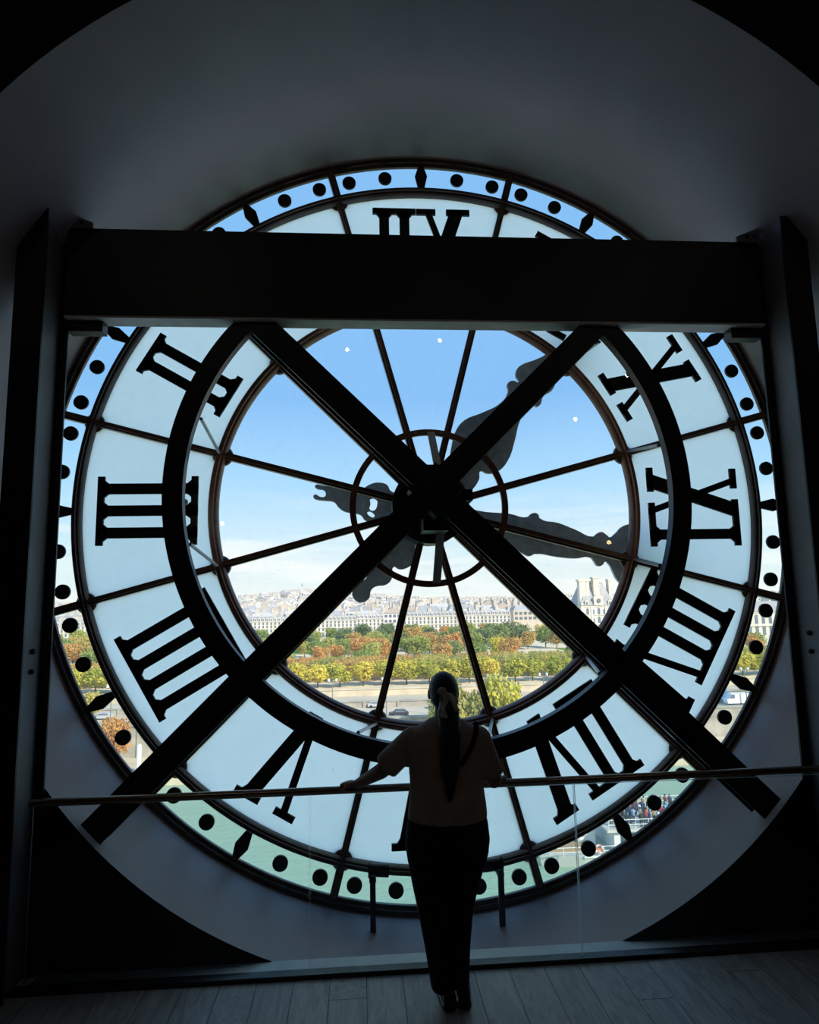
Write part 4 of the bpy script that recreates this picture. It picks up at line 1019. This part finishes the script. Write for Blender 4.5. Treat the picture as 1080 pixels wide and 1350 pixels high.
# the rest of the city as one mass of small houses
mb = MB()
for q in range(3600):
    d_ = 760 + 2300*rnd.random()**1.3; az_ = rnd.uniform(-0.55, 0.75); x = az_*d_
    z0 = hillz(x, d_); wd = rnd.uniform(8, 20)*(0.8+d_/4000); dp = rnd.uniform(10, 18); ht = rnd.uniform(13, 22); a = rnd.uniform(-.5,.5); ca, sa = math.cos(a), math.sin(a)
    c8 = [(x+ca*i_*wd/2-sa*j_*dp/2, d_+sa*i_*wd/2+ca*j_*dp/2) for i_, j_ in ((-1,-1),(1,-1),(1,1),(-1,1))]
    m_ = rnd.randrange(4); zb, zt, zr = z0-6, z0+ht, z0+ht+rnd.uniform(2, 5)
    mb.add([(c[0], c[1], zb) for c in c8]+[(c[0], c[1], zt) for c in c8], [(0,1,5,4),(1,2,6,5),(2,3,7,6),(3,0,4,7)], m_)
    cx = sum(c[0] for c in c8)/4; cy = sum(c[1] for c in c8)/4; f = rnd.uniform(0.25, 0.8)
    mb.add([(c[0], c[1], zt) for c in c8]+[(cx+(c[0]-cx)*f, cy+(c[1]-cy)*f, zr) for c in c8], [(0,1,5,4),(1,2,6,5),(2,3,7,6),(3,0,4,7),(4,5,6,7)], rnd.choice((4, 4, 5, 5, 6)))
    for cq in range(2):
        px_, py_ = cx+rnd.uniform(-.35,.35)*wd, cy+rnd.uniform(-.3,.3)*dp; cw = rnd.uniform(0.6, 1.6)
        mb.box(px_-cw, px_+cw, py_-0.8, py_+0.8, zt, zr+rnd.uniform(0.5, 3.0), rnd.choice((0, 2, 6)))
    for wv in range(3):                      # a row of windows facing the river
        s0 = 0.12+0.28*wv; p0 = Vector((c8[0][0], c8[0][1], 0)).lerp(Vector((c8[1][0], c8[1][1], 0)), s0); p1 = Vector((c8[0][0], c8[0][1], 0)).lerp(Vector((c8[1][0], c8[1][1], 0)), s0+0.14)
        nx, ny = sa*0.3, -ca*0.3
        for zz in (zt-3.5, zt-8): mb.add([(p0.x+nx, p0.y+ny, zz), (p1.x+nx, p1.y+ny, zz), (p1.x+nx, p1.y+ny, zz+2.2), (p0.x+nx, p0.y+ny, zz+2.2)], [(0,1,2,3)], 7)
o = inst('distant_houses', mb.mesh('distant_houses', HC+RC+[PANE], fix=False), None, (GX, GY, GZ)); tag(o, 'mass of distant pale houses climbing the hill on the skyline', 'houses', kind='stuff')
mb = MB(); vs = []; fs = []; nx_, ny_ = 48, 22
for a in range(ny_+1):
    d_ = 515 + 3400*(a/ny_)**1.3
    for b_ in range(nx_+1):
        az_ = -1.2 + 2.5*b_/nx_; vs.append((az_*d_, d_, hillz(az_*d_, d_)-1.2))
for a in range(ny_):
    for b_ in range(nx_): fs.append((a*(nx_+1)+b_, a*(nx_+1)+b_+1, (a+1)*(nx_+1)+b_+1, (a+1)*(nx_+1)+b_))
mb.add(vs, fs); tag(mb.build('hill_ground', mat('hill_earth', (0.42, 0.42, 0.36), 0.95), loc=(GX, GY, GZ)), 'city ground rising to the hill', 'ground', kind='structure')
# tower on the skyline at the left
e = empty('skyline_tower', W(-0.089*2400, 2400, hillz(-214, 2400)), 'thin tower standing up from the skyline at the left', 'tower')
e.scale = (0.55, 0.55, 0.62)
MB().box(-5, 5, -5, 5, -5, 56).build('shaft', HC[3], e); MB().lathe([(6,56),(6,60),(0.2,74),(0,56)], 12, axis='z').build('cap', RC[0], e)

# ---- lamp posts, cars and the boat
lp = MB().tube([(0,0,0),(0,0,8.0)], [0.13, 0.07], 8).box(-0.9, 0.9, -0.05, 0.05, 7.6, 7.75).mesh('post', mat('grey_post', (0.22,0.22,0.21), 0.6))
lh = MB().lathe([(0,0),(0.28,0.1),(0.30,0.5),(0.1,0.75),(0,0.75)], 10, axis='z').mesh('lantern', mat('lantern_glass', (0.7,0.7,0.66), 0.3))
for i in range(14):
    x = -64 + 11.5*i
    e = empty('street_lamp', W(x, 146, -24.3), 'thin grey street lamp, %s from the left along the quay road' % ordn(i), 'lamp post', 'street lamps on the quay')
    inst('post', lp, e); inst('lantern', lh, e, (-0.8, 0, 7.7)); inst('lantern', lh, e, (0.8, 0, 7.7))
e = empty('white_post', W(-0.318*128, 128, -29.5), 'tall white mooring post on the lower quay at the left', 'post')
MB().tube([(0,0,0),(0,0,4.6),(0,0,4.9)], [0.42, 0.42, 0.15], 12).build('shaft', mat('white_paint', (0.82, 0.82, 0.80), 0.5), e); MB().tube([(0,0,0),(0,0,0.4)], 0.6, 12).build('collar', WALLG, e)

def car(loc, rz, colr, nm_, label, big=False):
    e = empty('van' if big else 'car', loc, label, 'van' if big else 'car', 'vehicles on the quay road', rz=rz)
    m = mat('car_'+nm_, colr, 0.3, 0, 0.5)
    if big:
        MB().prism([(-2.8,0.4),(2.7,0.4),(2.8,1.3),(2.2,1.5),(1.7,2.5),(-2.8,2.5)], -1.0, 1.0).build('body', m, e)
        MB().prism([(2.15,1.5),(1.75,2.35),(1.0,2.35),(1.0,1.5)], -1.02, 1.02).build('window', PANE, e)
    else:
        MB().prism([(-2.1,0.35),(2.1,0.35),(2.15,0.85),(1.2,1.0),(0.6,1.45),(-1.2,1.48),(-1.8,1.05),(-2.1,0.95)], -0.85, 0.85).build('body', m, e)
        MB().prism([(1.0,1.0),(0.55,1.38),(-1.1,1.40),(-1.6,1.03)], -0.87, 0.87).build('window', PANE, e)
    for xx in (-1.35, 1.35):
        for yy in (-0.8, 0.8): MB().lathe([(0,-0.1),(0.33,-0.1),(0.33,0.1),(0,0.1)], 12, c=(xx, yy, 0.33)).build('wheel', BLACK, e)
CARS = [(-0.036, 152, 'white', (0.8,0.8,0.8), 0), (0.052, 146.5, 'dark', (0.05,0.05,0.06), 0), (0.02, 160, 'silver', (0.5,0.52,0.55), 0), (0.24, 152, 'white', (0.8,0.8,0.8), 1), (0.265, 160, 'silver', (0.5,0.52,0.55), 0), (0.285, 150, 'dark', (0.05,0.05,0.06), 0),
        (0.225, 165, 'red', (0.5,0.08,0.06), 0), (0.545, 152, 'blue', (0.12,0.25,0.42), 1), (0.57, 148, 'white', (0.8,0.8,0.8), 1), (0.595, 156, 'dark', (0.05,0.05,0.06), 0), (0.61, 149, 'blue', (0.12,0.25,0.42), 0), (0.53, 162, 'white', (0.8,0.8,0.8), 0), (-0.37, 155, 'silver', (0.5,0.52,0.55), 0), (-0.09, 158, 'white', (0.8,0.8,0.8), 0), (0.11, 156, 'silver', (0.5,0.52,0.55), 0)]
for i, (az_, d_, nm_, c_, bg_) in enumerate(sorted(CARS)):
    car(W(az_*d_, d_, -24.3), 0.0 if i % 2 else PI, c_, nm_, '%s %s on the quay road, %s vehicle from the left' % (nm_, 'van' if bg_ else 'car', ordn(i)), bg_)

BX, BD = 49.5, 84.5
boat = empty('tour_boat', W(BX, BD, -31.0), 'long open-topped tour boat with railings on the river', 'boat')
HULL = mat('boat_hull', (0.55, 0.55, 0.50), 0.5, 0, 0.4); DECK = mat('boat_deck', (0.62, 0.58, 0.50), 0.7); WHT = mat('boat_white', (0.78, 0.77, 0.72), 0.5); DKG = mat('boat_glass', (0.06, 0.09, 0.10), 0.12, 0, 0.6)
mb = MB(); pr = [(-31,0),(-29,-3.4),(-24,-4.6),(30,-4.6),(30,4.6),(-24,4.6),(-29,3.4)]
k = len(pr); mb.add([(x*0.985, y*0.94, -0.5) for x, y in pr]+[(x, y, 1.3) for x, y in pr], [tuple(range(k)), tuple(range(2*k-1,k-1,-1))]+[(i_, (i_+1)%k, (i_+1)%k+k, i_+k) for i_ in range(k)])
mb.build('hull', HULL, boat)
mb = MB().box(-24, 30, -4.75, -4.55, 1.15, 1.35); mb.build('rubbing_strake', WHT, boat)
MB().box(-20, 30, -3.8, 3.8, 1.3, 3.7).build('cabin', WHT, boat)
for i in range(16): MB().box(-19.2+3.05*i, -16.6+3.05*i, -3.88, -3.78, 1.9, 3.35).build('window', DKG, boat)
MB().box(-21, 30, -4.4, 4.4, 3.7, 3.95).build('upper_deck', DECK, boat)
def railing(name, x0, x1, y, z, h, parent, m):
    mb = MB()
    for q in (0.5, 1.0): mb.tube([(x0, y, z+h*q), (x1, y, z+h*q)], 0.045, 6)
    nn = int((x1-x0)/1.6)
    for q in range(nn+1): mb.tube([(x0+(x1-x0)*q/nn, y, z), (x0+(x1-x0)*q/nn, y, z+h)], 0.04, 6)
    return mb.build(name, m, parent)
railing('railing', -20.8, 30, -4.3, 3.95, 1.1, boat, WHT); railing('railing', -20.8, 30, 4.3, 3.95, 1.1, boat, WHT)
railing('railing', -28, 30, -4.5, 1.3, 1.0, boat, WHT)
MB().box(-23.6, -21.4, -1.2, 1.2, 1.3, 3.3).build('stair_house', WHT, boat)
for i in range(8): MB().box(-27.5, -22.5, -3+0.75*i, -2.6+0.75*i, 1.3, 1.75).build('bench', mat('bench_wood', (0.35,0.25,0.15), 0.7), boat)
bu = empty('lifebuoy', W(BX-22.2, BD-4.62, -28.95), 'red and white lifebuoy hanging on the boat railing', 'lifebuoy')
rb = MB()
for q in range(8): rb.lathe([(0.62+0.14*math.cos(2*PI*w_/8), 0.14*math.sin(2*PI*w_/8)) for w_ in range(8)], 4, a0=2*PI*q/8, a1=2*PI*(q+1)/8, m=q % 2)
bu.scale = (0.7,)*3
rb.build('ring', [mat('buoy_red', (0.75, 0.16, 0.08), 0.5), WHT], bu); MB().box(-0.5, 0.5, -0.04, 0.04, -0.12, 0.12).build('plate', mat('buoy_red', (0.75, 0.16, 0.08)), bu)
# passengers on the upper deck
CLO = {'navy': (0.04,0.06,0.16), 'black': (0.03,0.03,0.035), 'white': (0.75,0.74,0.72), 'red': (0.5,0.07,0.05), 'light blue': (0.25,0.40,0.60), 'tan': (0.50,0.38,0.25), 'grey': (0.30,0.30,0.32)}
PM = {}
for nm_, c_ in CLO.items():
    mb = MB()
    for s_ in (-1, 1):
        mb.tube([(s_*0.09, 0.02*s_, 0.0), (s_*0.09, 0, 0.45), (s_*0.10, 0, 0.86)], [0.06, 0.07, 0.10], 8, 1)
        mb.tube([(s_*0.20, 0, 1.40), (s_*0.26, 0.03, 1.12), (s_*0.24, -0.10, 0.88)], [0.065, 0.05, 0.04], 7, 0)
    mb.lathe([(0,0.80),(0.17,0.82),(0.15,1.05),(0.20,1.32),(0.12,1.46),(0.055,1.50),(0.055,1.56),(0,1.56)], 12, axis='z', m=0)
    mb.ball((0, -0.01, 1.65), 0.105, 10, 8, (0.9, 1.0, 1.15), 2); mb.ball((0, 0.025, 1.68), 0.108, 10, 8, (0.95, 0.95, 1.1), 3)
    PM[nm_] = mb.mesh('figure', [mat('cloth_'+nm_.replace(' ', '_'), c_, 0.85), mat('dark_denim', (0.05,0.06,0.09), 0.9), SKIN, HAIR], True)
rnd = random.Random(5); keys = list(CLO); i = 0; pc = {}
for r_ in range(5):
    for q in range(38):
        if rnd.random() < 0.12: continue
        x = -19.6 + q*0.74 + rnd.uniform(-.2,.2); y = -3.6 + r_*1.5 + rnd.uniform(-.4,.4); c_ = rnd.choice(keys); pc[(c_, r_)] = pc.get((c_, r_), 0)+1
        o = inst('person', PM[c_], None, W(BX+x, BD+y, -31+3.95), (0, 0, rnd.random()*6.3), (1.0,)*3)
        tag(o, 'passenger in %s, %s of that colour from left in the boat\'s %s row' % (c_, ordn(pc[(c_, r_)]-1), ('nearest', 'second', 'third', 'fourth', 'farthest')[r_]), 'person', 'passengers on the boat deck')
